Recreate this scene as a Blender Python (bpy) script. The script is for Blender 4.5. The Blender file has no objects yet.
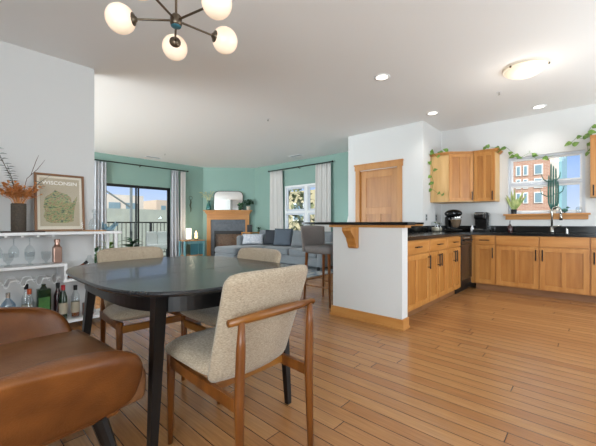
import bpy, bmesh, math, random
from mathutils import Vector, Matrix, Euler
random.seed(7)
PI = math.pi
scn = bpy.context.scene
COL = scn.collection

# ------------------------------------------------------------------ camera
FPX = 324.0
cam_d = bpy.data.cameras.new('camera')
cam_d.sensor_fit = 'HORIZONTAL'
cam_d.sensor_width = 36.0
cam_d.lens = 36.0 * FPX / 596.0
cam_d.clip_start = 0.02
cam_d.clip_end = 400
cam = bpy.data.objects.new('camera', cam_d)
COL.objects.link(cam)
AZ = math.radians(42.46)
cam.location = (0, 0, 1.063)
cam.rotation_euler = (PI / 2, 0, AZ - PI / 2)
scn.camera = cam

# ------------------------------------------------------------------ world, sun, added fill light, exposure
scn.view_settings.view_transform = 'Standard'
scn.view_settings.look = 'None'
scn.view_settings.exposure = 0.10
scn.view_settings.gamma = 1.0
scn.view_settings.use_curve_mapping = False

world = bpy.data.worlds.new('sky')
scn.world = world
world.use_nodes = True
wn, wl = world.node_tree.nodes, world.node_tree.links
wn.clear()
w_out = wn.new('ShaderNodeOutputWorld')
w_bg = wn.new('ShaderNodeBackground')
w_tc = wn.new('ShaderNodeTexCoord')
w_sep = wn.new('ShaderNodeSeparateXYZ')
w_cr = wn.new('ShaderNodeValToRGB')
w_cr.color_ramp.elements[0].position = 0.0
w_cr.color_ramp.elements[0].color = (0.76, 0.84, 1.0, 1)
w_cr.color_ramp.elements[1].position = 0.16
w_cr.color_ramp.elements[1].color = (0.36, 0.55, 0.98, 1)
_e = w_cr.color_ramp.elements.new(0.5)
_e.color = (0.95, 0.96, 0.98, 1)
wl.new(w_tc.outputs['Generated'], w_sep.inputs[0])
wl.new(w_sep.outputs['Z'], w_cr.inputs[0])
wl.new(w_cr.outputs[0], w_bg.inputs['Color'])
w_bg.inputs['Strength'].default_value = 1.0
wl.new(w_bg.outputs[0], w_out.inputs[0])


def light(kind, name, loc, rot, energy, color=(1, 1, 1), **kw):
    d = bpy.data.lights.new(name, kind)
    d.energy = energy
    d.color = color
    for k, v in kw.items():
        setattr(d, k, v)
    o = bpy.data.objects.new(name, d)
    o.location = loc
    o.rotation_euler = rot
    COL.objects.link(o)
    return o


light('SUN', 'sun', (0, 0, 20), (math.radians(52), 0, math.radians(-60)), 7.0, (1.0, 0.96, 0.9), angle=0.02)
# added area lights that brighten the room, set out of view in invented windows
FILL_TINT = (0.86, 0.95, 1.0)
light('AREA', 'added_fill', (-2.42, -1.25, 1.45), (0, math.radians(-124), 0), 240, FILL_TINT,
      shape='RECTANGLE', size=2.2, size_y=2.2)
light('AREA', 'added_fill', (4.1, -2.42, 1.45), (math.radians(125), 0, 0), 125, FILL_TINT,
      shape='RECTANGLE', size=2.8, size_y=2.2)
light('AREA', 'added_fill', (-2.42, 6.7, 1.45), (0, math.radians(-115), 0), 430, FILL_TINT,
      shape='RECTANGLE', size=2.2, size_y=3.8)

CEIL = 2.80


# ------------------------------------------------------------------ materials
def lin(c):
    return tuple((x / 12.92 if x <= 0.04045 else ((x + 0.055) / 1.055) ** 2.4) for x in c)


def rgb(h):
    h = h.lstrip('#')
    return lin(tuple(int(h[i:i + 2], 16) / 255 for i in (0, 2, 4))) + (1,)


def mat(name, col, rough=0.5, metal=0.0, spec=0.5, noise=None, bump=None, emit=None, trans=0, alpha=1, coat=0, sheen=0, ior=1.45):
    """noise=(scale, colour2, (sx,sy,sz)), bump=(scale, strength)"""
    m = bpy.data.materials.new(name)
    m.use_nodes = True
    n, l = m.node_tree.nodes, m.node_tree.links
    b = n['Principled BSDF']
    c = rgb(col) if isinstance(col, str) else col
    b.inputs['Base Color'].default_value = c
    b.inputs['Roughness'].default_value = rough
    b.inputs['Metallic'].default_value = metal
    b.inputs['Specular IOR Level'].default_value = spec
    b.inputs['IOR'].default_value = ior
    b.inputs['Transmission Weight'].default_value = trans
    b.inputs['Alpha'].default_value = alpha
    b.inputs['Coat Weight'].default_value = coat
    b.inputs['Sheen Weight'].default_value = sheen
    tc = n.new('ShaderNodeTexCoord')
    if noise:
        mp = n.new('ShaderNodeMapping')
        mp.inputs['Scale'].default_value = noise[2] if len(noise) > 2 else (1, 1, 1)
        nt = n.new('ShaderNodeTexNoise')
        nt.inputs['Scale'].default_value = noise[0]
        nt.inputs['Detail'].default_value = 4
        cr = n.new('ShaderNodeValToRGB')
        cr.color_ramp.elements[0].position = 0.3
        cr.color_ramp.elements[1].position = 0.7
        cr.color_ramp.elements[0].color = c
        cr.color_ramp.elements[1].color = rgb(noise[1])
        l.new(tc.outputs['Object'], mp.inputs[0])
        l.new(mp.outputs[0], nt.inputs['Vector'])
        l.new(nt.outputs['Fac'], cr.inputs[0])
        l.new(cr.outputs[0], b.inputs['Base Color'])
    if bump:
        nb = n.new('ShaderNodeTexNoise')
        nb.inputs['Scale'].default_value = bump[0]
        nb.inputs['Detail'].default_value = 3
        bp = n.new('ShaderNodeBump')
        bp.inputs['Strength'].default_value = bump[1]
        bp.inputs['Distance'].default_value = 0.004
        l.new(tc.outputs['Object'], nb.inputs['Vector'])
        l.new(nb.outputs['Fac'], bp.inputs['Height'])
        l.new(bp.outputs[0], b.inputs['Normal'])
    if emit:
        b.inputs['Emission Color'].default_value = rgb(emit[0])
        b.inputs['Emission Strength'].default_value = emit[1]
    return m


def glassy(name, tint='#ffffff', alpha=0.15, rough=0.03):
    """thin glass: mostly clear, with real reflections"""
    m = bpy.data.materials.new(name)
    m.use_nodes = True
    n, l = m.node_tree.nodes, m.node_tree.links
    n.clear()
    out = n.new('ShaderNodeOutputMaterial')
    t = n.new('ShaderNodeBsdfTransparent')
    g = n.new('ShaderNodeBsdfGlossy')
    f = n.new('ShaderNodeFresnel')
    f.inputs['IOR'].default_value = 1.5
    mx = n.new('ShaderNodeMixShader')
    add = n.new('ShaderNodeMath')
    add.operation = 'ADD'
    add.inputs[1].default_value = alpha
    t.inputs['Color'].default_value = rgb(tint)
    g.inputs['Roughness'].default_value = rough
    l.new(f.outputs[0], add.inputs[0])
    gm = n.new('ShaderNodeNewGeometry')
    inv = n.new('ShaderNodeMath')
    inv.operation = 'SUBTRACT'
    inv.inputs[0].default_value = 1.0
    ml = n.new('ShaderNodeMath')
    ml.operation = 'MULTIPLY'
    l.new(gm.outputs['Backfacing'], inv.inputs[1])
    l.new(add.outputs[0], ml.inputs[0])
    l.new(inv.outputs[0], ml.inputs[1])
    l.new(ml.outputs[0], mx.inputs[0])
    l.new(t.outputs[0], mx.inputs[1])
    l.new(g.outputs[0], mx.inputs[2])
    l.new(mx.outputs[0], out.inputs[0])
    return m


def wood(name, c1, c2, axis='z', rough=0.4, scale=6.0, coat=0.0):
    s = {'x': (0.12, 1, 1), 'y': (1, 0.12, 1), 'z': (1, 1, 0.12)}[axis]
    m = mat(name, c1, rough, noise=(scale, c2, tuple(3 * q for q in s)), coat=coat)
    return m


def floor_mat():
    m = bpy.data.materials.new('bamboo floorboards')
    m.use_nodes = True
    n, l = m.node_tree.nodes, m.node_tree.links
    b = n['Principled BSDF']
    tc = n.new('ShaderNodeTexCoord')
    sp = n.new('ShaderNodeSeparateXYZ')
    cb = n.new('ShaderNodeCombineXYZ')
    l.new(tc.outputs['Object'], sp.inputs[0])
    rw = n.new('ShaderNodeMath'); rw.operation = 'DIVIDE'; rw.inputs[1].default_value = 0.0965
    rf_ = n.new('ShaderNodeMath'); rf_.operation = 'FLOOR'
    wnz = n.new('ShaderNodeTexWhiteNoise'); wnz.noise_dimensions = '1D'
    sh = n.new('ShaderNodeMath'); sh.operation = 'MULTIPLY_ADD'; sh.inputs[1].default_value = 1.9
    l.new(sp.outputs['X'], rw.inputs[0]); l.new(rw.outputs[0], rf_.inputs[0]); l.new(rf_.outputs[0], wnz.inputs['W'])
    l.new(wnz.outputs['Value'], sh.inputs[0]); l.new(sp.outputs['Y'], sh.inputs[2])
    l.new(sh.outputs[0], cb.inputs['X'])
    l.new(sp.outputs['X'], cb.inputs['Y'])
    br = n.new('ShaderNodeTexBrick')
    br.inputs['Scale'].default_value = 1.0
    br.inputs['Brick Width'].default_value = 1.9
    br.inputs['Row Height'].default_value = 0.0965
    br.inputs['Mortar Size'].default_value = 0.0026
    br.inputs['Mortar Smooth'].default_value = 0.3
    br.inputs['Bias'].default_value = 0.0
    br.offset = 0.0
    br.offset_frequency = 2
    br.inputs['Color1'].default_value = rgb('#9b6a3f')
    br.inputs['Color2'].default_value = rgb('#ad7e50')
    br.inputs['Mortar'].default_value = rgb('#4a2514')
    l.new(cb.outputs[0], br.inputs['Vector'])
    mp = n.new('ShaderNodeMapping')
    mp.inputs['Scale'].default_value = (90, 4, 1)
    l.new(tc.outputs['Object'], mp.inputs[0])
    nt = n.new('ShaderNodeTexNoise')
    nt.inputs['Scale'].default_value = 1.0
    nt.inputs['Detail'].default_value = 5
    l.new(mp.outputs[0], nt.inputs['Vector'])
    mr = n.new('ShaderNodeMapRange')
    mr.inputs['From Min'].default_value = 0.3
    mr.inputs['From Max'].default_value = 0.7
    mr.inputs['To Min'].default_value = 0.80
    mr.inputs['To Max'].default_value = 1.14
    l.new(nt.outputs['Fac'], mr.inputs['Value'])
    mul = n.new('ShaderNodeMix')
    mul.data_type = 'RGBA'
    mul.blend_type = 'MULTIPLY'
    mul.inputs[0].default_value = 1.0
    l.new(br.outputs['Color'], mul.inputs[6])
    l.new(mr.outputs[0], mul.inputs[7])
    l.new(mul.outputs[2], b.inputs['Base Color'])
    # each board is slightly cupped across its width and its joints are eased
    m1 = n.new('ShaderNodeMath'); m1.operation = 'DIVIDE'; m1.inputs[1].default_value = 0.0965
    m2 = n.new('ShaderNodeMath'); m2.operation = 'FRACT'
    m3 = n.new('ShaderNodeMath'); m3.operation = 'SUBTRACT'; m3.inputs[1].default_value = 0.5
    m4 = n.new('ShaderNodeMath'); m4.operation = 'MULTIPLY'
    m5 = n.new('ShaderNodeMath'); m5.operation = 'MULTIPLY_ADD'; m5.inputs[1].default_value = -0.0045
    l.new(sp.outputs['X'], m1.inputs[0]); l.new(m1.outputs[0], m2.inputs[0]); l.new(m2.outputs[0], m3.inputs[0])
    l.new(m3.outputs[0], m4.inputs[0]); l.new(m3.outputs[0], m4.inputs[1]); l.new(m4.outputs[0], m5.inputs[0])
    ml = n.new('ShaderNodeMath'); ml.operation = 'MULTIPLY'; ml.inputs[1].default_value = -0.0012
    l.new(br.outputs['Fac'], ml.inputs[0]); l.new(ml.outputs[0], m5.inputs[2])
    bp = n.new('ShaderNodeBump')
    bp.inputs['Distance'].default_value = 1.0
    bp.inputs['Strength'].default_value = 0.9
    l.new(m5.outputs[0], bp.inputs['Height'])
    l.new(bp.outputs[0], b.inputs['Normal'])
    b.inputs['Roughness'].default_value = 0.24
    b.inputs['Specular IOR Level'].default_value = 0.55
    return m


def brick_mat():
    m = bpy.data.materials.new('brick facade')
    m.use_nodes = True
    n, l = m.node_tree.nodes, m.node_tree.links
    b = n['Principled BSDF']
    tc = n.new('ShaderNodeTexCoord')
    sp = n.new('ShaderNodeSeparateXYZ')
    cb = n.new('ShaderNodeCombineXYZ')
    l.new(tc.outputs['Object'], sp.inputs[0])
    l.new(sp.outputs['Y'], cb.inputs['X'])
    l.new(sp.outputs['Z'], cb.inputs['Y'])
    br = n.new('ShaderNodeTexBrick')
    br.inputs['Scale'].default_value = 1.0
    br.inputs['Brick Width'].default_value = 0.5
    br.inputs['Row Height'].default_value = 0.16
    br.inputs['Mortar Size'].default_value = 0.012
    br.inputs['Color1'].default_value = rgb('#a58270')
    br.inputs['Color2'].default_value = rgb('#9a7463')
    br.inputs['Mortar'].default_value = rgb('#b5a396')
    l.new(cb.outputs[0], br.inputs['Vector'])
    l.new(br.outputs['Color'], b.inputs['Base Color'])
    b.inputs['Roughness'].default_value = 0.9
    return m


def map_mat():
    """printed map: green, olive and brown shapes"""
    m = bpy.data.materials.new('map print')
    m.use_nodes = True
    n, l = m.node_tree.nodes, m.node_tree.links
    b = n['Principled BSDF']
    tc = n.new('ShaderNodeTexCoord')
    mp = n.new('ShaderNodeMapping')
    mp.inputs['Scale'].default_value = (1, 1, 2.2)
    nt = n.new('ShaderNodeTexNoise')
    nt.inputs['Scale'].default_value = 30
    nt.inputs['Detail'].default_value = 5
    cr = n.new('ShaderNodeValToRGB')
    e = cr.color_ramp.elements
    e[0].position, e[0].color = 0.36, rgb('#26332c')
    e[1].position, e[1].color = 0.66, rgb('#c4b184')
    for p, c in ((0.44, '#66803f'), (0.5, '#9aa470'), (0.55, '#a5814e'), (0.60, '#5e4a30')):
        q = e.new(p)
        q.color = rgb(c)
    l.new(tc.outputs['Object'], mp.inputs[0])
    l.new(mp.outputs[0], nt.inputs['Vector'])
    l.new(nt.outputs['Fac'], cr.inputs[0])
    l.new(cr.outputs[0], b.inputs['Base Color'])
    b.inputs['Roughness'].default_value = 0.6
    return m


M = dict(
    floor=floor_mat(), brick=brick_mat(), map=map_mat(), snake=mat('variegated snake plant leaf', '#6f8f45', 0.45, noise=(22, '#c9cd8a', (1, 1, 0.5))),
    white=mat('white wall paint', '#d0d0cf', 0.75, bump=(60, 0.06)),
    ceiling=mat('white ceiling paint', '#ebebea', 0.85),
    green=mat('sage green wall paint', '#86a399', 0.7, bump=(60, 0.05)),
    trimwhite=mat('white trim', '#e6e7e8', 0.45),
    bluegrey=mat('pale window frame', '#c9ced6', 0.4),
    maple=wood('honey maple', '#aa6f32', '#bb8445', 'z', 0.38),
    maple_d=wood('honey maple panel', '#9c632a', '#b0783a', 'z', 0.38),
    maple_l=wood('light birch side', '#c49b64', '#d2ac76', 'z', 0.45),
    maple_x=wood('honey maple rail', '#aa6f32', '#bb8445', 'x', 0.38),
    maple_y=wood('honey maple skirting', '#b0763b', '#bf884b', 'y', 0.4),
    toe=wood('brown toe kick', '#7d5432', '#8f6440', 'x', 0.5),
    granite=mat('black granite', '#0a0a0b', 0.15, noise=(220, '#181919'), spec=0.4),
    black=mat('black metal', '#121212', 0.4),
    handle=mat('dark bronze handle', '#1d1a19', 0.35, metal=0.6),
    appliance=mat('glossy black appliance', '#0c0c0d', 0.18),
    steel=mat('brushed nickel', '#b9b7b2', 0.25, metal=1.0),
    walnut=wood('warm teak chair wood', '#552d0e', '#7c491d', 'z', 0.35),
    walnut_x=wood('warm teak rail wood', '#693c12', '#946024', 'x', 0.32),
    fabric=mat('oatmeal tweed', '#857561', 0.95, noise=(110, '#b3a38d', (1, 1, 3)), bump=(500, 0.35), sheen=0.2),
    ttop=mat('black stained ash', '#1e1f21', 0.24, noise=(5, '#2a2b2d', (1, 14, 1)), spec=0.5, coat=0.15),
    tleg=mat('black painted wood', '#0a0a0b', 0.35),
    leather=mat('cognac leather', '#5c3214', 0.40, noise=(9, '#794820'), bump=(160, 0.25)),
    leather2=mat('worn seat leather', '#6f462a', 0.40, noise=(8, '#88603f'), bump=(160, 0.25)),
    brass=mat('aged brass', '#6c6052', 0.35, metal=0.9),
    globe=mat('opal glass globe', '#e2d6c4', 0.25, emit=('#ffe2c2', 0.50)),
    lampglow=mat('lit lamp', '#ffffff', 0.4, emit=('#fff4e4', 3.0)),
    shade=mat('lit fabric lampshade', '#fbf6ec', 0.8, emit=('#fff2dc', 1.2)),
    shade2=mat('warm lit bulb glass', '#fbeecf', 0.5, emit=('#ffe0a0', 1.1)),
    bowl=mat('alabaster glass bowl', '#efe2cc', 0.35, emit=('#ffedd2', 0.40)),
    curtain=mat('linen curtain', '#cfccc8', 0.9, bump=(200, 0.15), sheen=0.2),
    curtain_g=mat('silver grey curtain', '#a9abb0', 0.8, bump=(200, 0.15), sheen=0.2),
    glass=glassy('clear window glass', '#fafdfd', 0.0),
    drink=glassy('clear glassware', '#f0f3f4', 0.05),
    picglass=glassy('picture glass', '#ffffff', 0.05, 0.0),
    sofa=mat('blue grey sofa fabric', '#676c70', 0.9, noise=(80, '#797e82'), bump=(300, 0.2), sheen=0.3),
    sofa_d=mat('slate grey cushion', '#565e68', 0.9, bump=(300, 0.2)),
    charcoal=mat('charcoal cushion', '#34373d', 0.9, bump=(300, 0.2)),
    cushw=mat('white patterned cushion', '#d9d9dc', 0.9, noise=(26, '#aab0bd'), bump=(200, 0.2)),
    stoolf=mat('grey stool fabric', '#6f6b6a', 0.9, noise=(120, '#807b79'), bump=(400, 0.2)),
    slate=mat('slate tile', '#4a5058', 0.5, noise=(14, '#5b6168')),
    firebox=mat('firebox black', '#101010', 0.5),
    ember=mat('brown firebox brick', '#5b4234', 0.9, noise=(20, '#7c5c48')),
    turq=mat('turquoise painted wood', '#5f929b', 0.6, noise=(12, '#7fadb2')),
    turq_d=mat('teal painted panel', '#3f7683', 0.6),
    mirror=mat('mirror silver', '#e9edee', 0.02, metal=1.0),
    leaf=mat('dark green leaf', '#2f5a2c', 0.5, noise=(12, '#4a7a38')),
    leafl=mat('bright green leaf', '#40692a', 0.45, noise=(20, '#7d9c45')),
    leafd=mat('deep green leaf', '#1d3a24', 0.5, noise=(12, '#2c5532')),
    stem=mat('green stem', '#4d6e35', 0.6),
    twig=mat('brown twig', '#5a4230', 0.8),
    orange=mat('orange dried flower', '#c8763c', 0.85, noise=(60, '#e0a468')),
    euca=mat('grey green eucalyptus', '#5a655b', 0.7, noise=(40, '#6f7a6c')),
    cactus=mat('blue green cactus', '#2c5650', 0.6, noise=(30, '#3f6f63')),
    terra=mat('pale pot', '#c5b7a6', 0.7),
    potblack=mat('black pot', '#16181a', 0.4),
    vase=mat('ribbed brown vase', '#3c342c', 0.6, noise=(90, '#5b5044')),
    tealglass=mat('teal glass vase', '#2e6f6b', 0.1, alpha=0.75),
    bluelvs=mat('blue grey dried leaves', '#5c7f90', 0.7, noise=(30, '#86a5b2')),
    yellow=mat('pale yellow blossom', '#c7c08a', 0.8),
    darkwood=mat('dark wood tray', '#3a261b', 0.4),
    lightwood=mat('light wood board', '#b98b62', 0.5),
    frame=wood('walnut picture frame', '#7a5335', '#8c6341', 'z', 0.4),
    paper=mat('cream mount', '#ddd5c4', 0.7),
    papertan=mat('tan paper', '#b3a68c', 0.7),
    lettering=mat('white lettering', '#f6f4ee', 0.6),
    copper=mat('copper', '#b08f80', 0.3, metal=0.9),
    amber=mat('amber whisky', '#7a3c12', 0.15, coat=0.5),
    greenglass=mat('dark green bottle glass', '#15301b', 0.12, coat=0.5),
    darkglass=mat('dark red bottle', '#2a0d10', 0.15, coat=0.5),
    blueglass=glassy('pale blue bottle glass', '#c6d8e6', 0.14),
    red=mat('red foil', '#a3202a', 0.4),
    orangecap=mat('orange cap', '#b4532c', 0.5),
    label_w=mat('cream bottle label', '#a89f8c', 0.6),
    label_y=mat('yellow bottle label', '#d2a35a', 0.6),
    outlet=mat('outlet plate', '#c8ccc9', 0.5),
    outlet_g=mat('grey outlet plate', '#9aa0a3', 0.5),
    rug=mat('blue patterned rug', '#56708a', 0.95, noise=(7, '#c9c6c0')),
    art=mat('dark iron ornament', '#56604f', 0.6),
    bldg=mat('pale building', '#c9c2ba', 0.9, noise=(0.6, '#bab2a8')),
    bldg2=mat('tan building', '#b9a99a', 0.9),
    bldg3=mat('grey green roofing', '#8f958f', 0.9, noise=(1, '#a0a59c')),
    bldgwin=mat('dark distant window', '#6f8894', 0.3),
    winwhite=mat('white window surround', '#d8dad8', 0.6),
    tealpanel=mat('teal glass panel', '#7ba3ab', 0.4),
    patio=mat('white patio cushion', '#f3f1ed', 0.85),
    steelpost=mat('grey steel post', '#6d7679', 0.6),
    tree=mat('tree foliage', '#6f7454', 0.9, noise=(4, '#545b40')),
    treed=mat('dense tree foliage', '#4f573c', 0.9, noise=(4, '#6c7252')),
    ground=mat('outside ground', '#84867c', 0.95),
    yshutter=mat('straw coloured wall', '#aaa184', 0.9),
    soap=mat('amber soap bottle', '#3a1716', 0.15, coat=0.5),
    bowlm=mat('copper mixing bowl', '#a89078', 0.25, metal=0.7),
    orchid=mat('pink figurine', '#c9a59a', 0.7),
)


# ------------------------------------------------------------------ builders
def finish(name, bm, m, parent=None, loc=None, smooth=False, mats=None):
    me = bpy.data.meshes.new(name)
    bmesh.ops.recalc_face_normals(bm, faces=bm.faces)
    bm.to_mesh(me)
    bm.free()
    for mm in (mats or [m]):
        me.materials.append(mm)
    if smooth:
        for p in me.polygons:
            p.use_smooth = True
    o = bpy.data.objects.new(name, me)
    COL.objects.link(o)
    if parent:
        o.parent = parent
    if loc:
        o.location = loc
    return o


def box(bm, x0, y0, z0, x1, y1, z1, bev=0.0, seg=2, rot=None, piv=None):
    """axis box, optionally bevelled and rotated about piv"""
    r = bmesh.ops.create_cube(bm, size=1.0)
    vs = r['verts']
    c = Vector(((x0 + x1) / 2, (y0 + y1) / 2, (z0 + z1) / 2))
    s = Vector((abs(x1 - x0), abs(y1 - y0), abs(z1 - z0)))
    for v in vs:
        v.co = Vector((v.co.x * s.x, v.co.y * s.y, v.co.z * s.z)) + c
    if bev > 0:
        es = list({e for v in vs for e in v.link_edges})
        b = min(bev, min(s) * 0.49)
        r2 = bmesh.ops.bevel(bm, geom=es, offset=b, segments=seg, profile=0.5, affect='EDGES')
        vs = list({v for f in r2['faces'] for v in f.verts} | {v for v in vs if v.is_valid})
    if rot is not None:
        p = Vector(piv) if piv else c
        R = Euler(rot).to_matrix()
        for v in vs:
            v.co = R @ (v.co - p) + p
    return vs


def tube(bm, pts, rad, n=10, cap=True, sq=False):
    pts = [Vector(p) for p in pts]
    k = len(pts)
    rads = rad if isinstance(rad, (list, tuple)) else [rad] * k
    rings = []
    up = None
    for i in range(k):
        d = (pts[min(i + 1, k - 1)] - pts[max(i - 1, 0)])
        if d.length < 1e-9:
            d = Vector((0, 0, 1))
        d.normalize()
        if up is None:
            up = Vector((0, 0, 1)) if abs(d.z) < 0.9 else Vector((1, 0, 0))
        a = d.cross(up)
        if a.length < 1e-6:
            a = d.cross(Vector((1, 0, 0)))
        a.normalize()
        b = a.cross(d).normalized()
        up = b
        ring = []
        for j in range(n):
            t = 2 * PI * (j + (0.5 if n == 4 else 0)) / n
            ring.append(bm.verts.new(pts[i] + (a * math.cos(t) + b * math.sin(t)) * rads[i]))
        rings.append(ring)
    for i in range(k - 1):
        for j in range(n):
            bm.faces.new((rings[i][j], rings[i][(j + 1) % n], rings[i + 1][(j + 1) % n], rings[i + 1][j]))
    if cap:
        bm.faces.new(rings[0][::-1])
        bm.faces.new(rings[-1])


def lathe(bm, prof, c=(0, 0, 0), n=24, close=True):
    """prof: list of (r, z) from bottom to top"""
    cx, cy, cz = c
    rings = []
    for r, z in prof:
        if r < 1e-5:
            rings.append([bm.verts.new((cx, cy, cz + z))])
        else:
            rings.append([bm.verts.new((cx + r * math.cos(2 * PI * j / n), cy + r * math.sin(2 * PI * j / n), cz + z)) for j in range(n)])
    for a, b in zip(rings, rings[1:]):
        if len(a) == 1 and len(b) == 1:
            continue
        for j in range(n):
            if len(a) == 1:
                bm.faces.new((a[0], b[j], b[(j + 1) % n]))
            elif len(b) == 1:
                bm.faces.new((a[j], a[(j + 1) % n], b[0]))
            else:
                bm.faces.new((a[j], a[(j + 1) % n], b[(j + 1) % n], b[j]))
    if close:
        if len(rings[0]) > 1:
            bm.faces.new(rings[0][::-1])
        if len(rings[-1]) > 1:
            bm.faces.new(rings[-1])


def ball(bm, c, r, sx=1, sy=1, sz=1, u=20, v=12):
    res = bmesh.ops.create_uvsphere(bm, u_segments=u, v_segments=v, radius=1.0)
    for q in res['verts']:
        q.co = Vector((q.co.x * r * sx, q.co.y * r * sy, q.co.z * r * sz)) + Vector(c)


def prism(bm, poly, h0, h1, axis='z'):
    """extrude polygon; axis z: poly=(x,y); axis y: poly=(x,z); axis x: poly=(y,z)"""
    def mk(p, h):
        return {'z': (p[0], p[1], h), 'y': (p[0], h, p[1]), 'x': (h, p[0], p[1])}[axis]
    a = [bm.verts.new(mk(p, h0)) for p in poly]
    b = [bm.verts.new(mk(p, h1)) for p in poly]
    n = len(poly)
    for i in range(n):
        bm.faces.new((a[i], a[(i + 1) % n], b[(i + 1) % n], b[i]))
    bm.faces.new(a[::-1])
    bm.faces.new(b)


def leafshape(bm, base, d, up, L, W, fold=0.25, droop=0.25, n=5, heart=False):
    base, d, up = Vector(base), Vector(d).normalized(), Vector(up)
    side = d.cross(up)
    if side.length < 1e-4:
        side = d.cross(Vector((1, 0.3, 0)))
    side.normalize()
    nrm = side.cross(d).normalized()
    rows = []
    for i in range(n + 1):
        t = i / n
        w = W * 0.5 * (math.sin(PI * (t ** (0.6 if heart else 0.8))) + (0.02 if i else 0.04))
        c = base + d * (L * t) - Vector((0, 0, 1)) * droop * L * t * t
        rows.append((bm.verts.new(c - side * w + nrm * fold * w), bm.verts.new(c), bm.verts.new(c + side * w + nrm * fold * w)))
    for a, b in zip(rows, rows[1:]):
        bm.faces.new((a[0], a[1], b[1], b[0]))
        bm.faces.new((a[1], a[2], b[2], b[1]))


def rounded_rect(w, h, r, seg=6):
    pts = []
    for cx, cy, a0 in ((w / 2 - r, h / 2 - r, 0), (-w / 2 + r, h / 2 - r, 90), (-w / 2 + r, -h / 2 + r, 180), (w / 2 - r, -h / 2 + r, 270)):
        for i in range(seg + 1):
            a = math.radians(a0 + 90 * i / seg)
            pts.append((cx + r * math.cos(a), cy + r * math.sin(a)))
    return pts


def part(name, m, parent, fn, smooth=False):
    bm = bmesh.new()
    fn(bm)
    return finish(name, bm, M[m] if isinstance(m, str) else m, parent, smooth=smooth)


def thing(name, label, cat, loc=(0, 0, 0), rz=0.0, group=None):
    o = bpy.data.objects.new(name, None)
    o.empty_display_size = 0.1
    COL.objects.link(o)
    o.location = loc
    o.rotation_euler = (0, 0, rz)
    o['label'] = label
    o['category'] = cat
    if group:
        o['group'] = group
    return o


def solo(name, label, cat, m, fn, loc=(0, 0, 0), rz=0.0, group=None, smooth=False, kind=None):
    bm = bmesh.new()
    fn(bm)
    o = finish(name, bm, M[m] if isinstance(m, str) else m, smooth=smooth)
    o.location = loc
    o.rotation_euler = (0, 0, rz)
    o['label'] = label
    o['category'] = cat
    if group:
        o['group'] = group
    if kind:
        o['kind'] = kind
    return o


def struct(name, m, fn, smooth=False, label=None):
    bm = bmesh.new()
    fn(bm)
    o = finish(name, bm, M[m], smooth=smooth)
    o['kind'] = 'structure'
    if label:
        o['label'] = label
        o['category'] = name.split('_')[0]
    return o


def sempty(name, label, loc=(0, 0, 0), rz=0.0):
    o = thing(name, label, name.split('_')[0], loc, rz)
    o['kind'] = 'structure'
    return o


def dup(o, loc, rz=None, label=None, group=None):
    c = o.copy()
    COL.objects.link(c)
    c.location = loc
    if rz is not None:
        c.rotation_euler = (0, 0, rz)
    if label:
        c['label'] = label
    if group:
        c['group'] = group
    for ch in list(o.children):
        d = ch.copy()
        COL.objects.link(d)
        d.parent = c
        for g in ch.children:
            e = g.copy()
            COL.objects.link(e)
            e.parent = d
    return c


def flat(o, levels=2):
    s = o.modifiers.new('subdivision', 'SUBSURF')
    s.levels = levels
    s.render_levels = levels
    return o


# ================================================================== THE SETTING
WT = 0.12
struct('floor', 'floor', lambda b: box(b, -2.6, -2.6, -0.1, 6.8, 9.15, 0.0), label='orange brown bamboo plank floor')
struct('ceiling', 'ceiling', lambda b: box(b, -2.6, -2.6, CEIL, 6.8, 9.15, CEIL + 0.1), label='smooth white ceiling over kitchen and living room')
struct('wall_left', 'white', lambda b: box(b, -2.6, 4.17, 0, 1.148, 4.32, CEIL), label='white wall behind the open bar shelf')


def wall_far(b):
    box(b, -2.6, 9.03, 0, 2.55, 9.15, CEIL)
    box(b, 4.42, 9.03, 0, 5.47, 9.15, CEIL)
    box(b, 2.55, 9.03, 2.07, 4.42, 9.15, CEIL)


struct('wall_far', 'green', wall_far, label='sage green wall around the balcony slider')
struct('wall_fireplace', 'green', lambda b: prism(b, [(5.47, 9.03), (6.64, 7.94), (6.74, 8.05), (5.56, 9.15)], 0, CEIL),
       label='diagonal sage green corner wall behind the fireplace')


def wall_right(b):
    box(b, 6.64, 2.2, 0, 6.76, 4.95, CEIL)
    box(b, 6.64, 6.58, 0, 6.76, 7.99, CEIL)
    box(b, 6.64, 4.95, 0, 6.76, 6.58, 0.75)
    box(b, 6.64, 4.95, 2.12, 6.76, 6.58, CEIL)


struct('wall_right', 'green', wall_right, label='sage green wall around the living room window')


def wall_pantry(b):
    # wall with the pantry door: opening Y 2.61..3.39, z 0..2.07
    box(b, 5.50, 2.15, 0, 5.62, 2.61, CEIL)
    box(b, 5.50, 3.39, 0, 5.62, 3.66, CEIL)
    box(b, 5.50, 2.61, 2.07, 5.62, 3.39, CEIL)
    box(b, 5.62, 3.54, 0, 6.64, 3.66, CEIL)
    box(b, 5.62, 2.15, 0, 6.52, 2.27, CEIL)


struct('wall_pantry', 'white', wall_pantry, label='white pantry wall with the wooden door')


def wall_kitchen(b):
    box(b, 6.40, 1.07, 0, 6.52, 2.15, CEIL)
    box(b, 6.40, -2.6, 0, 6.52, 0.10, CEIL)
    box(b, 6.40, 0.10, 0, 6.52, 1.07, 1.20)
    box(b, 6.40, 0.10, 2.15, 6.52, 1.07, CEIL)


struct('wall_kitchen', 'white', wall_kitchen, label='white kitchen wall around the sink window')


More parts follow.
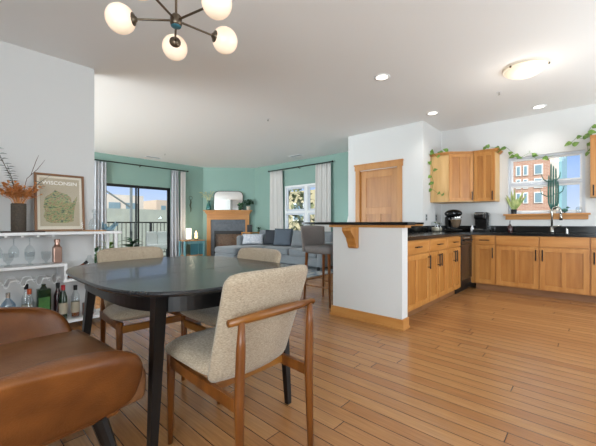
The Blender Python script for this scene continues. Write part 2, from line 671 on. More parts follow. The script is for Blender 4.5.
def wall_back(b):
    box(b, -2.6, -2.6, 0, -2.5, -2.4, CEIL)
    box(b, -2.6, -0.1, 0, -2.5, 4.8, CEIL)
    box(b, -2.6, 8.6, 0, -2.5, 9.15, CEIL)
    box(b, -2.6, 4.8, 0, -2.5, 8.6, 0.3)
    box(b, -2.6, 4.8, 2.6, -2.5, 8.6, CEIL)
    box(b, -2.6, -2.4, 0, -2.5, -0.1, 0.3)
    box(b, -2.6, -2.4, 2.6, -2.5, -0.1, CEIL)


struct('wall_back', 'white', wall_back)


def wall_front(b):
    box(b, -2.6, -2.6, 0, 2.6, -2.5, CEIL)
    box(b, 5.4, -2.6, 0, 6.52, -2.5, CEIL)
    box(b, 2.6, -2.6, 0, 5.4, -2.5, 0.3)
    box(b, 2.6, -2.6, 2.6, 5.4, -2.5, CEIL)
    box(b, 6.40, -2.6, 0, 6.52, -2.5, CEIL)


struct('wall_front', 'white', wall_front)


def wall_peninsula(b):
    box(b, 3.07, 1.41, 0, 3.20, 2.254, 1.015)
    box(b, 3.20, 2.15, 0, 5.50, 2.254, 1.015)


struct('wall_peninsula', 'white', wall_peninsula, label='white half wall at the end of the breakfast bar')


def bb_pen(b):
    box(b, 3.052, 1.392, 0, 3.07, 2.272, 0.105, 0.004)
    box(b, 3.07, 1.392, 0, 3.20, 1.41, 0.105, 0.004)
    box(b, 3.07, 2.254, 0, 5.48, 2.272, 0.105, 0.004)
    box(b, 3.040, 1.380, 0, 3.052, 2.284, 0.022, 0.005)
    box(b, 3.052, 1.380, 0, 3.20, 1.392, 0.022, 0.005)


struct('baseboard_peninsula', 'maple_y', bb_pen, label='honey wood baseboard around the white half wall')


def bb_green(b):
    box(b, 4.45, 9.012, 0, 5.45, 9.03, 0.1)
    box(b, 6.62, 3.68, 0, 6.64, 7.9, 0.1)
    box(b, 5.48, 2.30, 0, 5.50, 2.52, 0.1)
    box(b, 5.48, 3.48, 0, 5.50, 3.66, 0.1)


struct('baseboard_right', 'maple_y', bb_green, label='wood baseboard below the green walls')

# pantry door
d1 = sempty('door_1', 'honey wood pantry door with one square and two tall panels')


def door_leaf(b):
    x0, x1 = 5.525, 5.565
    box(b, x0, 2.62, 0.01, x1, 2.74, 2.06, 0.003)
    box(b, x0, 3.27, 0.01, x1, 3.38, 2.06, 0.003)
    box(b, x0, 2.74, 1.93, x1, 3.27, 2.06, 0.003)
    box(b, x0, 2.74, 1.23, x1, 3.27, 1.36, 0.003)
    box(b, x0, 2.74, 0.01, x1, 3.27, 0.22, 0.003)
    box(b, x0, 2.955, 0.22, x1, 3.055, 1.23, 0.003)


part('door_leaf', 'maple', d1, door_leaf)


def door_panels(b):
    box(b, 5.537, 2.73, 1.35, 5.553, 3.28, 1.94)
    box(b, 5.537, 2.73, 0.21, 5.553, 2.965, 1.24)
    box(b, 5.537, 3.045, 0.21, 5.553, 3.28, 1.24)


part('door_panel', 'maple_d', d1, door_panels)


def door_casing(b):
    box(b, 5.478, 2.52, 0, 5.50, 2.615, 2.09, 0.003)
    box(b, 5.478, 3.385, 0, 5.50, 3.48, 2.09, 0.003)
    box(b, 5.472, 2.505, 2.08, 5.50, 3.495, 2.18, 0.003)
    box(b, 5.462, 2.495, 2.17, 5.50, 3.505, 2.20, 0.003)
    box(b, 5.50, 2.61, 0, 5.525, 2.62, 2.07)
    box(b, 5.50, 3.38, 0, 5.525, 3.39, 2.07)
    box(b, 5.50, 2.61, 2.06, 5.525, 3.39, 2.07)


part('door_casing', 'maple', d1, door_casing)
for z in (0.3, 1.85):
    part('hinge', 'black', d1, lambda b: box(b, 5.515, 2.612, z, 5.527, 2.628, z + 0.09))


# windows
def win_frame(b, plane, a0, a1, z0, z1, d0, d1, w, mull=(), rails=()):
    """frame in plane X (plane='x', a=Y) or plane Y (plane='y', a=X)"""
    def bx(p0, q0, p1, q1, e0=d0, e1=d1):
        if plane == 'x':
            box(b, e0, p0, q0, e1, p1, q1, 0.003)
        else:
            box(b, p0, e0, q0, p1, e1, q1, 0.003)
    bx(a0, z0, a0 + w, z1)
    bx(a1 - w, z0, a1, z1)
    bx(a0 + w, z0, a1 - w, z0 + w)
    bx(a0 + w, z1 - w, a1 - w, z1)
    for m_, mw in mull:
        bx(m_ - mw / 2, z0 + w, m_ + mw / 2, z1 - w)
    for r_, rw in rails:
        edges = [a0 + w] + [v for m_, mw in mull for v in (m_ - mw / 2, m_ + mw / 2)] + [a1 - w]
        for i in range(0, len(edges), 2):
            bx(edges[i], r_ - rw / 2, edges[i + 1], r_ + rw / 2)


w1 = sempty('window_1', 'pale framed double hung window over the kitchen sink')
part('window_frame', 'bluegrey', w1, lambda b: win_frame(b, 'x', 0.10, 1.07, 1.20, 2.15, 6.43, 6.50, 0.035, rails=((1.70, 0.05),)))
part('sash', 'trimwhite', w1, lambda b: win_frame(b, 'x', 0.135, 1.035, 1.235, 1.675, 6.445, 6.475, 0.03))
part('sash', 'trimwhite', w1, lambda b: win_frame(b, 'x', 0.135, 1.035, 1.725, 2.115, 6.46, 6.49, 0.025))
part('pane', 'glass', w1, lambda b: box(b, 6.458, 0.165, 1.265, 6.462, 1.005, 1.645))
part('pane', 'glass', w1, lambda b: box(b, 6.473, 0.16, 1.75, 6.477, 1.01, 2.09))
struct('trim_1', 'maple_y', lambda b: (box(b, 6.33, 0.04, 1.185, 6.43, 1.13, 1.212, 0.004), box(b, 6.375, 0.065, 1.118, 6.40, 1.105, 1.185, 0.003)),
       label='honey wood window sill above the sink')

w2 = sempty('window_2', 'white framed living room window between pale curtains')
part('window_frame', 'trimwhite', w2, lambda b: win_frame(b, 'x', 4.95, 6.58, 0.75, 2.12, 6.63, 6.70, 0.055, mull=((5.77, 0.11),), rails=((1.37, 0.06),)))
part('sash', 'bluegrey', w2, lambda b: win_frame(b, 'x', 5.825, 6.525, 1.40, 2.065, 6.655, 6.69, 0.05))
part('sash', 'bluegrey', w2, lambda b: win_frame(b, 'x', 5.825, 6.525, 0.805, 1.34, 6.645, 6.68, 0.05))
part('sash', 'bluegrey', w2, lambda b: win_frame(b, 'x', 5.005, 5.715, 1.40, 2.065, 6.655, 6.69, 0.05))
part('sash', 'bluegrey', w2, lambda b: win_frame(b, 'x', 5.005, 5.715, 0.805, 1.34, 6.645, 6.68, 0.05))
for y0, y1 in ((5.055, 5.665), (5.875, 6.475)):
    part('pane', 'glass', w2, lambda b: box(b, 6.668, y0, 1.45, 6.672, y1, 2.015))
    part('pane', 'glass', w2, lambda b: box(b, 6.66, y0, 0.855, 6.664, y1, 1.29))

w3 = sempty('window_3', 'dark framed sliding glass door to the balcony')
part('window_frame', 'black', w3, lambda b: win_frame(b, 'y', 2.55, 4.42, 0.0, 2.07, 9.05, 9.12, 0.03))
part('sash', 'black', w3, lambda b: win_frame(b, 'y', 2.58, 3.56, 0.03, 2.04, 9.06, 9.09, 0.04))
part('sash', 'black', w3, lambda b: win_frame(b, 'y', 3.47, 4.39, 0.03, 2.04, 9.09, 9.12, 0.04))
part('pane', 'glass', w3, lambda b: box(b, 2.62, 9.073, 0.07, 3.52, 9.077, 2.0))
part('pane', 'glass', w3, lambda b: box(b, 3.51, 9.103, 0.07, 4.35, 9.107, 2.0))

# invented windows out of view, built to frame the added fill lights
for nm, pl, a0, a1, dd in (('window_added_4', 'x', -2.4, -0.1, (-2.6, -2.5)), ('window_added_5', 'y', 2.6, 5.4, (-2.6, -2.5)), ('window_added_6', 'x', 4.8, 8.6, (-2.6, -2.5))):
    ww = sempty(nm, {'window_added_4': 'unseen large white framed window added for light behind the camera', 'window_added_5': 'unseen long white framed window added for light behind the camera', 'window_added_6': 'unseen white framed window added for light on the hidden living room side'}[nm])
    part('window_frame', 'trimwhite', ww, lambda b: win_frame(b, pl, a0, a1, 0.3, 2.6, dd[0], dd[1], 0.06,
         mull=((a0 + (a1 - a0) / 3, 0.08), (a0 + (a1 - a0) * 2 / 3, 0.08))))

# ------------------------------------------------------------------ outside
struct('roof_overhang', 'trimwhite', lambda b: (box(b, -5.6, -5.2, CEIL, -2.6, 9.15, CEIL + 0.1), box(b, -2.6, -5.2, CEIL, 6.8, -2.6, CEIL + 0.1)))  # unseen slab added to keep the sun out of the invented windows
struct('ground', 'ground', lambda b: box(b, -30, -80, -4.0, 120, 140, -3.8), label='street level ground outside')
struct('balcony_floor', 'ground', lambda b: box(b, 1.5, 9.17, -0.15, 6.2, 10.75, -0.03), label='concrete balcony floor outside the slider')
rail = thing('balcony_railing', 'dark metal balcony railing with thin bars outside the slider', 'railing', (0, 10.65, 0))
part('handrail', 'black', rail, lambda b: (box(b, 1.6, -0.025, 1.06, 6.1, 0.025, 1.10), box(b, 1.6, -0.015, 0.08, 6.1, 0.015, 0.11)))
for x in (1.62, 3.1, 4.55, 6.08):
    part('post', 'black', rail, lambda b: box(b, x - 0.025, -0.025, -0.03, x + 0.025, 0.025, 1.06))
for i in range(36):
    x = 1.75 + i * 0.12
    part('bar', 'black', rail, lambda b: box(b, x - 0.008, -0.008, 0.11, x + 0.008, 0.008, 1.06))


def brace(b):
    tube(b, [(4.03, 10.9, -3.9), (4.03, 10.9, 3.2)], 0.045, 4)
    tube(b, [(4.03, 10.9, 2.25), (2.2, 10.9, 2.32)], 0.03, 4)
    tube(b, [(4.03, 10.9, 1.55), (3.0, 10.9, 2.25)], 0.03, 4)


solo('steel_post', 'grey steel post with diagonal brace outside the balcony slider', 'post', 'steelpost', brace)

pc = thing('patio_chair', 'white cushioned patio chair on the balcony', 'chair', (4.45, 9.85, 0), math.radians(-12))
part('seat', 'patio', pc, lambda b: box(b, -0.31, -0.3, 0.28, 0.31, 0.3, 0.42, 0.04))
part('backrest', 'patio', pc, lambda b: box(b, -0.31, 0.2, 0.40, -0.005, 0.3, 0.80, 0.035, rot=(math.radians(-8), 0, 0)))
part('backrest', 'patio', pc, lambda b: box(b, 0.005, 0.2, 0.40, 0.31, 0.3, 0.80, 0.035, rot=(math.radians(-8), 0, 0)))
for sx in (-1, 1):
    for sy in (-1, 1):
        part('leg', 'steelpost', pc, lambda b: box(b, sx * 0.28 - 0.015, sy * 0.26 - 0.015, -0.03, sx * 0.28 + 0.015, sy * 0.26 + 0.015, 0.29))


def building(name, label, m, x0, y0, x1, y1, z1, wins=(), plane='y', wm='bldgwin', z0=-3.9):
    t = thing(name, label, 'building')
    part('wall', m, t, lambda b: box(b, x0, y0, z0, x1, y1, z1))
    for a0, a1, q0, q1 in wins:
        if plane == 'y':
            part('window', wm, t, lambda b: box(b, a0, y0 - 0.06, q0, a1, y0, q1))
        else:
            wf = part('window', 'winwhite', t, lambda b: box(b, x0 - 0.12, a0, q0, x0, a1, q1))
            part('pane', wm, wf, lambda b: box(b, x0 - 0.16, a0 + 0.1, q0 + 0.1, x0 - 0.12, a1 - 0.1, q1 - 0.1))
    return t


# seen through the slider (looking along +Y); distance 40..60 m
building('apartment_building', 'pale stepped apartment block seen left in the slider', 'bldg', 12.0, 40, 16.2, 46, 4.3,
         ((12.4, 13.6, 2.2, 3.4), (14.2, 15.4, 2.2, 3.4)))
building('apartment_building', 'low pinkish block in front of the stepped apartment block', 'bldg2', 10.0, 37, 15.0, 39.5, 2.3,
         ((10.6, 11.6, 1.0, 1.7),))
building('office_building', 'tan flat roofed building at the slider centre', 'bldg2', 18.2, 41, 23.5, 48, 4.0,
         ((18.8, 19.4, 2.2, 3.3), (20.2, 20.8, 2.2, 3.3), (21.6, 22.2, 2.2, 3.3)))
building('warehouse', 'long grey green warehouse below the tan building', 'bldg3', 8.0, 30, 30.0, 35, 2.3)
building('house', 'small low house at the right edge of the slider', 'bldg2', 21.5, 36.0, 24.5, 39.0, 3.0)

# brick building through the kitchen window (looking along +X), at 45 m
bw = []
for q0, q1 in ((6.5, 7.65), (5.0, 6.1), (3.3, 4.55), (8.6, 9.8)):
    for a0, a1 in ((6.25, 6.75), (5.58, 6.05), (4.22, 5.03)):
        bw.append((a0, a1, q0, q1))
bb = building('brick_building', 'brick building with white framed windows outside the sink window', 'brick', 45, 3.6, 55, 14, 12.0, bw, 'x')
part('pale_corner', 'bldg', bb, lambda b: box(b, 45, 2.85, -3.9, 54, 3.6, 12.0))
part('corner_glazing', 'tealpanel', bb, lambda b: box(b, 45, 2.6, -3.9, 54, 2.85, 12.0))
building('flat_roof_building', 'low beige building in front of the brick building', 'bldg', 30, 1.3, 36, 12, 1.5)

# greenery outside the living room window


def crown(b, c, R, n, s, seed):
    rnd = random.Random(seed)
    for i in range(n):
        th, ph = rnd.uniform(0, 2 * PI), math.acos(rnd.uniform(-1, 1))
        r = R * rnd.uniform(0.55, 1.0)
        p = Vector(c) + Vector((r * math.sin(ph) * math.cos(th), r * math.sin(ph) * math.sin(th), r * 1.2 * math.cos(ph)))
        d = Vector((rnd.uniform(-1, 1), rnd.uniform(-1, 1), rnd.uniform(-1, 0.6)))
        leafshape(b, p, d, (0, 0, 1), s, s * 0.55, n=2)


for i, (x, y, z, R, m_, lb) in enumerate(((11.5, 11.5, 1.6, 1.7, 'tree', 'olive green tree at the left of the living room window'),
                                          (11.6, 8.0, 0.4, 1.3, 'treed', 'darker green tree at the right of the living room window'))):
    t = thing('tree', lb, 'tree', (x, y, -3.8))
    part('crown', m_, t, lambda b: crown(b, (0, 0, z + 3.8), R, 700, 0.34, i))
    part('trunk', 'twig', t, lambda b: tube(b, [(0, 0, 0), (0.1, 0, 2.5), (0, 0.1, z + 3.8)], [0.16, 0.12, 0.05], 8))
building('neighbour_house', 'straw coloured neighbouring house behind the trees', 'yshutter', 16, 9.5, 22, 20, 3.2,
         ((12.0, 13.0, 1.2, 2.4), (14.0, 15.0, 1.2, 2.4)), 'x')

# ================================================================== KITCHEN
FY, FX = 1.48, 5.77       # cabinet front planes
CT = 0.914


def bar_handle_v(b, x, z0, z1, y=0):
    tube(b, [(x, y - 0.03, z0), (x, y - 0.03, z1)], 0.008, 8)
    tube(b, [(x, y, z0 + 0.02), (x, y - 0.03, z0 + 0.02)], 0.006, 6)
    tube(b, [(x, y, z1 - 0.02), (x, y - 0.03, z1 - 0.02)], 0.006, 6)


def bar_handle_h(b, x0, x1, z, y=0):
    tube(b, [(x0, y - 0.03, z), (x1, y - 0.03, z)], 0.007, 8)
    tube(b, [(x0 + 0.02, y, z), (x0 + 0.02, y - 0.03, z)], 0.005, 6)
    tube(b, [(x1 - 0.02, y, z), (x1 - 0.02, y - 0.03, z)], 0.005, 6)


def shaker(parent, x0, x1, z0, z1, y=0.0, stile=False, name='door', fw=0.06):
    def fr(b):
        box(b, x0, y - 0.02, z0, x0 + fw, y, z1, 0.002)
        box(b, x1 - fw, y - 0.02, z0, x1, y, z1, 0.002)
        box(b, x0 + fw, y - 0.02, z0, x1 - fw, y, z0 + fw, 0.002)
        box(b, x0 + fw, y - 0.02, z1 - fw, x1 - fw, y, z1, 0.002)
        if stile:
            c = (x0 + x1) / 2
            box(b, c - fw * 0.42, y - 0.02, z0 + fw, c + fw * 0.42, y, z1 - fw, 0.002)
    d = part(name, 'maple', parent, fr)
    part('panel', 'maple_d', d, lambda b: box(b, x0 + fw - 0.005, y - 0.009, z0 + fw - 0.005, x1 - fw + 0.005, y - 0.004, z1 - fw + 0.005))
    return d


def base_cabinet(label, loc, rz, w, doors, drawer_handle=True, group=None, depth=0.6, drawers=1):
    t = thing('base_cabinet', label, 'cabinet', loc, rz, group)
    part('body', 'maple', t, lambda b: box(b, 0.0, 0.0, 0.10, w, depth, 0.872))
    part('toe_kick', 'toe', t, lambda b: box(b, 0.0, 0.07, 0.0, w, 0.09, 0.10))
    dw = w / drawers
    for k in range(drawers):
        dr = part('drawer', 'maple_x', t, lambda b: box(b, k * dw + 0.008, -0.02, 0.725, (k + 1) * dw - 0.008, 0, 0.862, 0.003))
        if drawer_handle:
            c = (k + 0.5) * dw
            part('handle', 'handle', dr, lambda b: bar_handle_h(b, c - 0.07, c + 0.07, 0.795, -0.02))
    n = len(doors)
    for i, hs in enumerate(doors):
        x0, x1 = i * w / n + 0.008, (i + 1) * w / n - 0.008
        d = shaker(t, x0, x1, 0.115, 0.71, stile=(x1 - x0) > 0.4)
        hx = x1 - 0.03 if hs == 'r' else x0 + 0.03
        part('handle', 'handle', d, lambda b: bar_handle_v(b, hx, 0.52, 0.68, -0.02))
    return t


g1 = 'base cabinets along the breakfast bar side'
base_cabinet('wide honey maple base cabinet next to the white half wall', (3.205, FY, 0), 0, 0.72, ['r'], group=g1)
base_cabinet('two door maple cabinet in the middle of the peninsula run', (3.928, FY, 0), 0, 0.63, ['r', 'l'], group=g1)
base_cabinet('two door maple cabinet just left of the dishwasher', (4.561, FY, 0), 0, 0.605, ['r', 'l'], group=g1)

dwt = thing('dishwasher', 'glossy black dishwasher in the cabinet corner', 'dishwasher', (5.17, FY, 0))
part('body', 'black', dwt, lambda b: box(b, 0.003, 0.0, 0.10, 0.595, 0.58, 0.87))
part('door', 'appliance', dwt, lambda b: box(b, 0.006, -0.025, 0.20, 0.57, 0, 0.74, 0.006))
cp = part('control_panel', 'appliance', dwt, lambda b: box(b, 0.006, -0.03, 0.745, 0.57, 0, 0.865, 0.006))
part('handle', 'black', cp, lambda b: tube(b, [(0.08, -0.05, 0.80), (0.5, -0.05, 0.80)], 0.01, 8))
part('button_row', 'steel', cp, lambda b: [box(b, 0.15 + i * 0.05, -0.033, 0.83, 0.17 + i * 0.05, -0.03, 0.842) for i in range(6)])
part('kick_plate', 'black', dwt, lambda b: box(b, 0.006, 0.05, 0.0, 0.595, 0.07, 0.19))

RZ = math.radians(-90)
g2 = 'base cabinets along the sink wall'
solo('filler_strip', 'narrow maple filler strip beside the dishwasher', 'cabinet trim', 'maple',
     lambda b: box(b, 0, 0, 0.1, 0.055, 0.10, 0.872), (FX, 1.476, 0), RZ)
base_cabinet('single door maple cabinet right of the dishwasher corner', (FX, 1.42, 0), RZ, 0.293, ['r'], group=g2)
base_cabinet('double sink base cabinet with plain false drawer fronts', (FX, 1.126, 0), RZ, 1.085, ['r', 'l'], drawer_handle=False, group=g2, drawers=2)
base_cabinet('maple cabinet at the right edge of the photo', (FX, 0.040, 0), RZ, 0.60, ['l'], group=g2)


def ctop(b):
    prism(b, [(3.205, 1.455), (5.745, 1.455), (5.745, -0.62), (6.399, -0.62), (6.399, 2.149), (3.205, 2.149)], 0.874, CT)
    # upstands
    box(b, 6.375, -0.62, CT, 6.399, 2.125, 1.015)
    box(b, 3.205, 2.125, CT, 5.47, 2.149, 1.015)
    box(b, 5.47, 2.125, CT, 6.399, 2.149, 1.015)


solo('countertop', 'black granite worktop with low upstand around the kitchen corner', 'countertop', 'granite', ctop)

bt = thing('bar_counter', 'raised black bar counter on the white half wall', 'counter', (0, 0, 0))
part('slab', 'granite', bt, lambda b: prism(b, [(3.035, 1.335), (3.21, 1.335), (3.21, 2.12), (5.46, 2.12), (5.46, 2.62), (3.035, 2.715)], 1.043, 1.073))
part('wood_edge', 'maple_y', bt, lambda b: prism(b, [(3.055, 1.375), (3.202, 1.375), (3.202, 2.135), (5.46, 2.135), (5.46, 2.45), (3.055, 2.30)], 1.016, 1.042))


def corbel(b):
    prof = [(0, 0), (0, -0.22), (0.03, -0.23), (0.05, -0.21), (0.055, -0.18), (0.075, -0.15), (0.08, -0.12), (0.11, -0.09), (0.14, -0.06), (0.16, -0.035), (0.16, 0)]
    prism(b, prof, -0.055, 0.055, 'x')


cb = solo('corbel', 'carved honey wood corbel under the bar top', 'bracket', 'maple', corbel, (3.066, 1.96, 1.016), PI / 2)

# uppers
g3 = 'wall cabinets by the sink window'
uc = thing('corner_wall_cabinet', 'honey maple corner wall cabinet with light side panel', 'cabinet', (0, 0, 0), 0, g3)
poly = [(5.82, 2.148), (5.82, 1.84), (6.07, 1.515), (6.398, 1.515), (6.398, 2.148)]
part('body', 'maple_l', uc, lambda b: prism(b, poly, 1.425, 2.24))


def crownp(pl, out, z0=2.23):
    def f(b):
        for i, (o, h0, h1) in enumerate(((0.012, 0, 0.015), (out * 0.6, 0.015, 0.03), (out, 0.03, 0.045))):
            prism(b, pl(o), z0 + h0, z0 + h1)
    return f


part('crown_moulding', 'maple', uc, crownp(lambda o: [(5.82 - o, 2.148), (5.82 - o, 1.84 - o * .5), (6.07 - o, 1.516), (6.398, 1.516), (6.398, 2.148)], 0.04))
dg = math.atan2(1.515 - 1.84, 6.07 - 5.82)
dl = math.hypot(0.25, 0.325)
ucd = shaker(uc, 0.006, dl - 0.012, 0.01, 0.805, stile=True, fw=0.05)
ucd.location = (5.82, 1.84, 1.43)
ucd.rotation_euler = (0, 0, dg)
part('handle', 'handle', ucd, lambda b: bar_handle_v(b, dl - 0.04, 0.02, 0.17, -0.02))


def wall_cabinet(label, y, w, hside, stile):
    t = thing('wall_cabinet', label, 'cabinet', (6.07, y, 1.42), RZ, g3)
    part('body', 'maple_l', t, lambda b: box(b, 0, 0, 0.005, w, 0.328, 0.82))
    d = shaker(t, 0.006, w - 0.006, 0.01, 0.81, stile=stile, fw=0.05)
    hx = w - 0.035 if hside == 'r' else 0.035
    part('handle', 'handle', d, lambda b: bar_handle_v(b, hx, 0.02, 0.17, -0.02))
    part('crown_moulding', 'maple', t, lambda b: [box(b, -0.0, -o, 0.81 + h, w + o, 0.328, 0.81 + h + 0.015) for o, h in ((0.02, 0), (0.035, 0.015), (0.05, 0.03))])
    return t


wall_cabinet('maple wall cabinet just left of the sink window', 1.510, 0.318, 'r', True)
wall_cabinet('maple wall cabinet at the right edge of the photo', 0.045, 0.45, 'l', True)


# counter objects
def mixer():
    t = thing('stand_mixer', 'black stand mixer with copper bowl in the counter corner', 'mixer', (6.05, 1.86, CT), math.radians(250))
    part('base', 'black', t, lambda b: box(b, -0.10, -0.09, 0, 0.16, 0.09, 0.04, 0.02))
    part('column', 'appliance', t, lambda b: box(b, -0.11, -0.05, 0.03, -0.02, 0.05, 0.27, 0.03))
    part('head', 'appliance', t, lambda b: ball(b, (0.03, 0, 0.315), 0.065, 2.6, 1.15, 1.1), True)
    part('band', 'steel', t, lambda b: lathe(b, [(0.062, 0), (0.062, 0.015)], (0.12, 0, 0.24)))
    bw_ = part('bowl', 'bowlm', t, lambda b: lathe(b, [(0.045, 0), (0.075, 0.04), (0.088, 0.13), (0.091, 0.135), (0.084, 0.13), (0.0, 0.03)], (0.08, 0, 0.075), close=False), True)
    part('beater', 'steel', t, lambda b: tube(b, [(0.09, 0, 0.10), (0.09, 0, 0.26)], 0.008))
    part('speed_knob', 'steel', t, lambda b: ball(b, (-0.03, -0.07, 0.31), 0.012))


mixer()
cm = thing('coffee_maker', 'black pod coffee maker beside the upstand', 'coffee maker', (6.16, 1.42, CT), math.radians(180))
part('base', 'black', cm, lambda b: box(b, -0.15, -0.10, 0, 0.15, 0.10, 0.04, 0.01))
part('tower', 'appliance', cm, lambda b: box(b, -0.15, -0.10, 0.04, 0.0, 0.10, 0.33, 0.02))
part('brew_head', 'appliance', cm, lambda b: box(b, -0.02, -0.085, 0.21, 0.14, 0.085, 0.33, 0.03))
part('trim_band', 'steel', cm, lambda b: box(b, 0.13, -0.07, 0.29, 0.145, 0.07, 0.31, 0.003))
part('water_tank', 'drink', cm, lambda b: box(b, -0.12, 0.102, 0.03, 0.03, 0.125, 0.30, 0.01))
part('drip_tray', 'steel', cm, lambda b: box(b, 0.03, -0.06, 0.04, 0.14, 0.06, 0.05, 0.003))

for i, (x, y, s, lb) in enumerate(((5.60, 1.98, 1.3, 'larger glass jar with greenery left of the stand mixer'),
                                   (5.80, 2.0, 1.15, 'smaller glass jar just beside the larger jar'))):
    t = thing('glass_jar', lb, 'jar', (x, y, CT), 0, 'glass jars left of the mixer')
    part('jar', 'drink', t, lambda b: lathe(b, [(0.05 * s, 0), (0.055 * s, 0.01), (0.055 * s, 0.11 * s), (0.045 * s, 0.13 * s)], close=False), True)
    part('contents', 'label_w', t, lambda b: lathe(b, [(0.04 * s, 0.006), (0.048 * s, 0.02), (0.046 * s, 0.06 * s), (0, 0.065 * s)]), True)
    part('leaf_sprig', 'leafl', t, lambda b: [leafshape(b, (0, 0, 0.11 * s), (math.cos(a), math.sin(a), 0.8), (0, 0, 1), 0.06, 0.035) for a in (0, 1.3, 2.6, 4, 5.2)])
solo('creamer_bottle', 'small white bottle beside the coffee maker', 'bottle', 'trimwhite',
     lambda b: lathe(b, [(0.025, 0), (0.027, 0.06), (0.012, 0.09), (0.012, 0.11)]), (6.05, 1.53, CT), smooth=True)

sb = thing('soap_bottle', 'dark amber soap bottle with black pump', 'bottle', (6.25, 1.02, CT))
part('bottle', 'soap', sb, lambda b: lathe(b, [(0.033, 0), (0.036, 0.01), (0.036, 0.09), (0.015, 0.12), (0.013, 0.135)]), True)
part('pump', 'black', sb, lambda b: (tube(b, [(0, 0, 0.135), (0, 0, 0.185)], 0.006), tube(b, [(0, 0, 0.185), (-0.04, -0.01, 0.18)], 0.006)))

fc = thing('faucet', 'tall brushed nickel gooseneck faucet at the sink', 'faucet', (6.22, 0.475, CT))


def goose(b):
    pts = [(0, 0, 0.0), (0, 0, 0.31)]
    R = 0.062
    dx, dy = -0.45, -0.89
    for i in range(1, 10):
        a = PI * i / 9
        pts.append(((R - R * math.cos(a)) * dx, (R - R * math.cos(a)) * dy, 0.31 + R * math.sin(a) * 1.3))
    pts.append((2 * R * dx, 2 * R * dy, 0.27))
    tube(b, pts, 0.014, 12)


part('gooseneck', 'steel', fc, goose, True)
part('spray_head', 'steel', fc, lambda b: tube(b, [(-0.056, -0.11, 0.285), (-0.056, -0.11, 0.19)], [0.015, 0.021], 12), True)
part('base', 'steel', fc, lambda b: lathe(b, [(0.03, 0), (0.028, 0.02), (0.02, 0.09)]), True)
part('lever', 'steel', fc, lambda b: tube(b, [(0, 0, 0.09), (-0.03, -0.07, 0.10), (-0.05, -0.12, 0.115)], [0.014, 0.011, 0.008]), True)
solo('soap_dispenser', 'short nickel soap dispenser right of the faucet', 'soap dispenser', 'steel',
     lambda b: (tube(b, [(0, 0, 0), (0, 0, 0.06)], [0.018, 0.013]), tube(b, [(0, 0, 0.06), (-0.05, 0, 0.065)], 0.008)), (6.2, 0.30, CT))


def outlet(label, loc, rz, m='outlet', w=0.07, h=0.115):
    t = thing('outlet', label, 'outlet', loc, rz, 'electrical outlets')
    part('plate', m, t, lambda b: box(b, -w / 2, -0.006, -h / 2, w / 2, 0, h / 2, 0.003))
    part('socket', 'outlet_g' if m == 'outlet' else 'black', t,
         lambda b: (box(b, -0.015, -0.009, 0.012, 0.015, -0.006, 0.042), box(b, -0.015, -0.009, -0.042, 0.015, -0.006, -0.012)))


outlet('white outlet on the black bar upstand', (3.92, 2.124, 0.968), 0, h=0.075, w=0.11)
outlet('grey outlet on the white wall above the jars', (5.64, 2.149, 1.16), 0, 'outlet_g')
outlet('grey outlet on the side wall behind the mixer', (6.1, 2.149, 1.16), 0, 'outlet_g')

# plants on the sill
sp = thing('snake_plant', 'yellow green snake plant in black pot on the window sill', 'plant', (6.375, 0.985, 1.212))
part('pot', 'potblack', sp, lambda b: lathe(b, [(0.036, 0), (0.043, 0.075), (0.038, 0.075), (0.036, 0.06), (0, 0.06)], close=False), True)
for a, l_, ty in ((0.2, 0.36, 0.10), (1.6, 0.30, 0.32), (2.7, 0.38, -0.06), (3.9, 0.37, -0.40), (4.7, 0.32, -0.62), (5.5, 0.27, 0.55), (3.1, 0.24, -0.25)):
    part('leaf', 'snake', sp, lambda b: leafshape(b, (0.012 * math.cos(a), 0.012 * math.sin(a), 0.058), (-0.05, ty, 1), (-1, 0.1, 0), l_, 0.042, 0.3, 0.06, 8))

ca = thing('potted_cactus', 'tall branching blue green cactus on the window sill', 'cactus', (6.375, 0.47, 1.212))
part('pot', 'terra', ca, lambda b: lathe(b, [(0.03, 0), (0.042, 0.06), (0.036, 0.06), (0, 0.05)], close=False), True)


def cact(b):
    for dy, h in ((0.0, 0.74), (0.028, 0.78), (-0.03, 0.70), (0.055, 0.6), (-0.055, 0.5)):
        tube(b, [(0, dy * 0.4, 0.05), (0, dy, 0.16), (0, dy * 1.1, 0.3), (0.0, dy, h - 0.03), (0, dy, h)], [0.009, 0.012, 0.012, 0.010, 0.003], 6)
    for z, s, l_ in ((0.50, 1, 0.15), (0.27, 1, 0.17), (0.30, -1, 0.13), (0.52, -1, 0.09)):
        tube(b, [(0, 0, z), (0, s * l_ * 0.5, z + 0.0), (0, s * l_ * 0.85, z + 0.04), (0, s * l_, z + 0.12)], [0.008, 0.009, 0.008, 0.003], 6)


part('stems', 'cactus', ca, cact, True)

bf = thing('bird_figurine', 'small dark teal bird figurine on the sill', 'figurine', (6.37, 0.335, 1.212))
part('body', 'cactus', bf, lambda b: ball(b, (0, 0, 0.045), 0.028, 0.8, 1.5, 1.0), True)
part('head', 'cactus', bf, lambda b: (ball(b, (0, -0.035, 0.085), 0.016), tube(b, [(0, -0.045, 0.085), (0, -0.07, 0.08)], [0.006, 0.001])), True)
part('feet', 'black', bf, lambda b: (tube(b, [(0, 0, 0), (0, 0, 0.03)], 0.006), box(b, -0.02, -0.02, 0, 0.02, 0.02, 0.004)))
solo('glass_cloche', 'small clear glass jar at the right end of the sill', 'jar', 'drink',
     lambda b: lathe(b, [(0.035, 0), (0.04, 0.01), (0.04, 0.06), (0.03, 0.085), (0.012, 0.095)], close=False), (6.37, 0.17, 1.212), smooth=True)


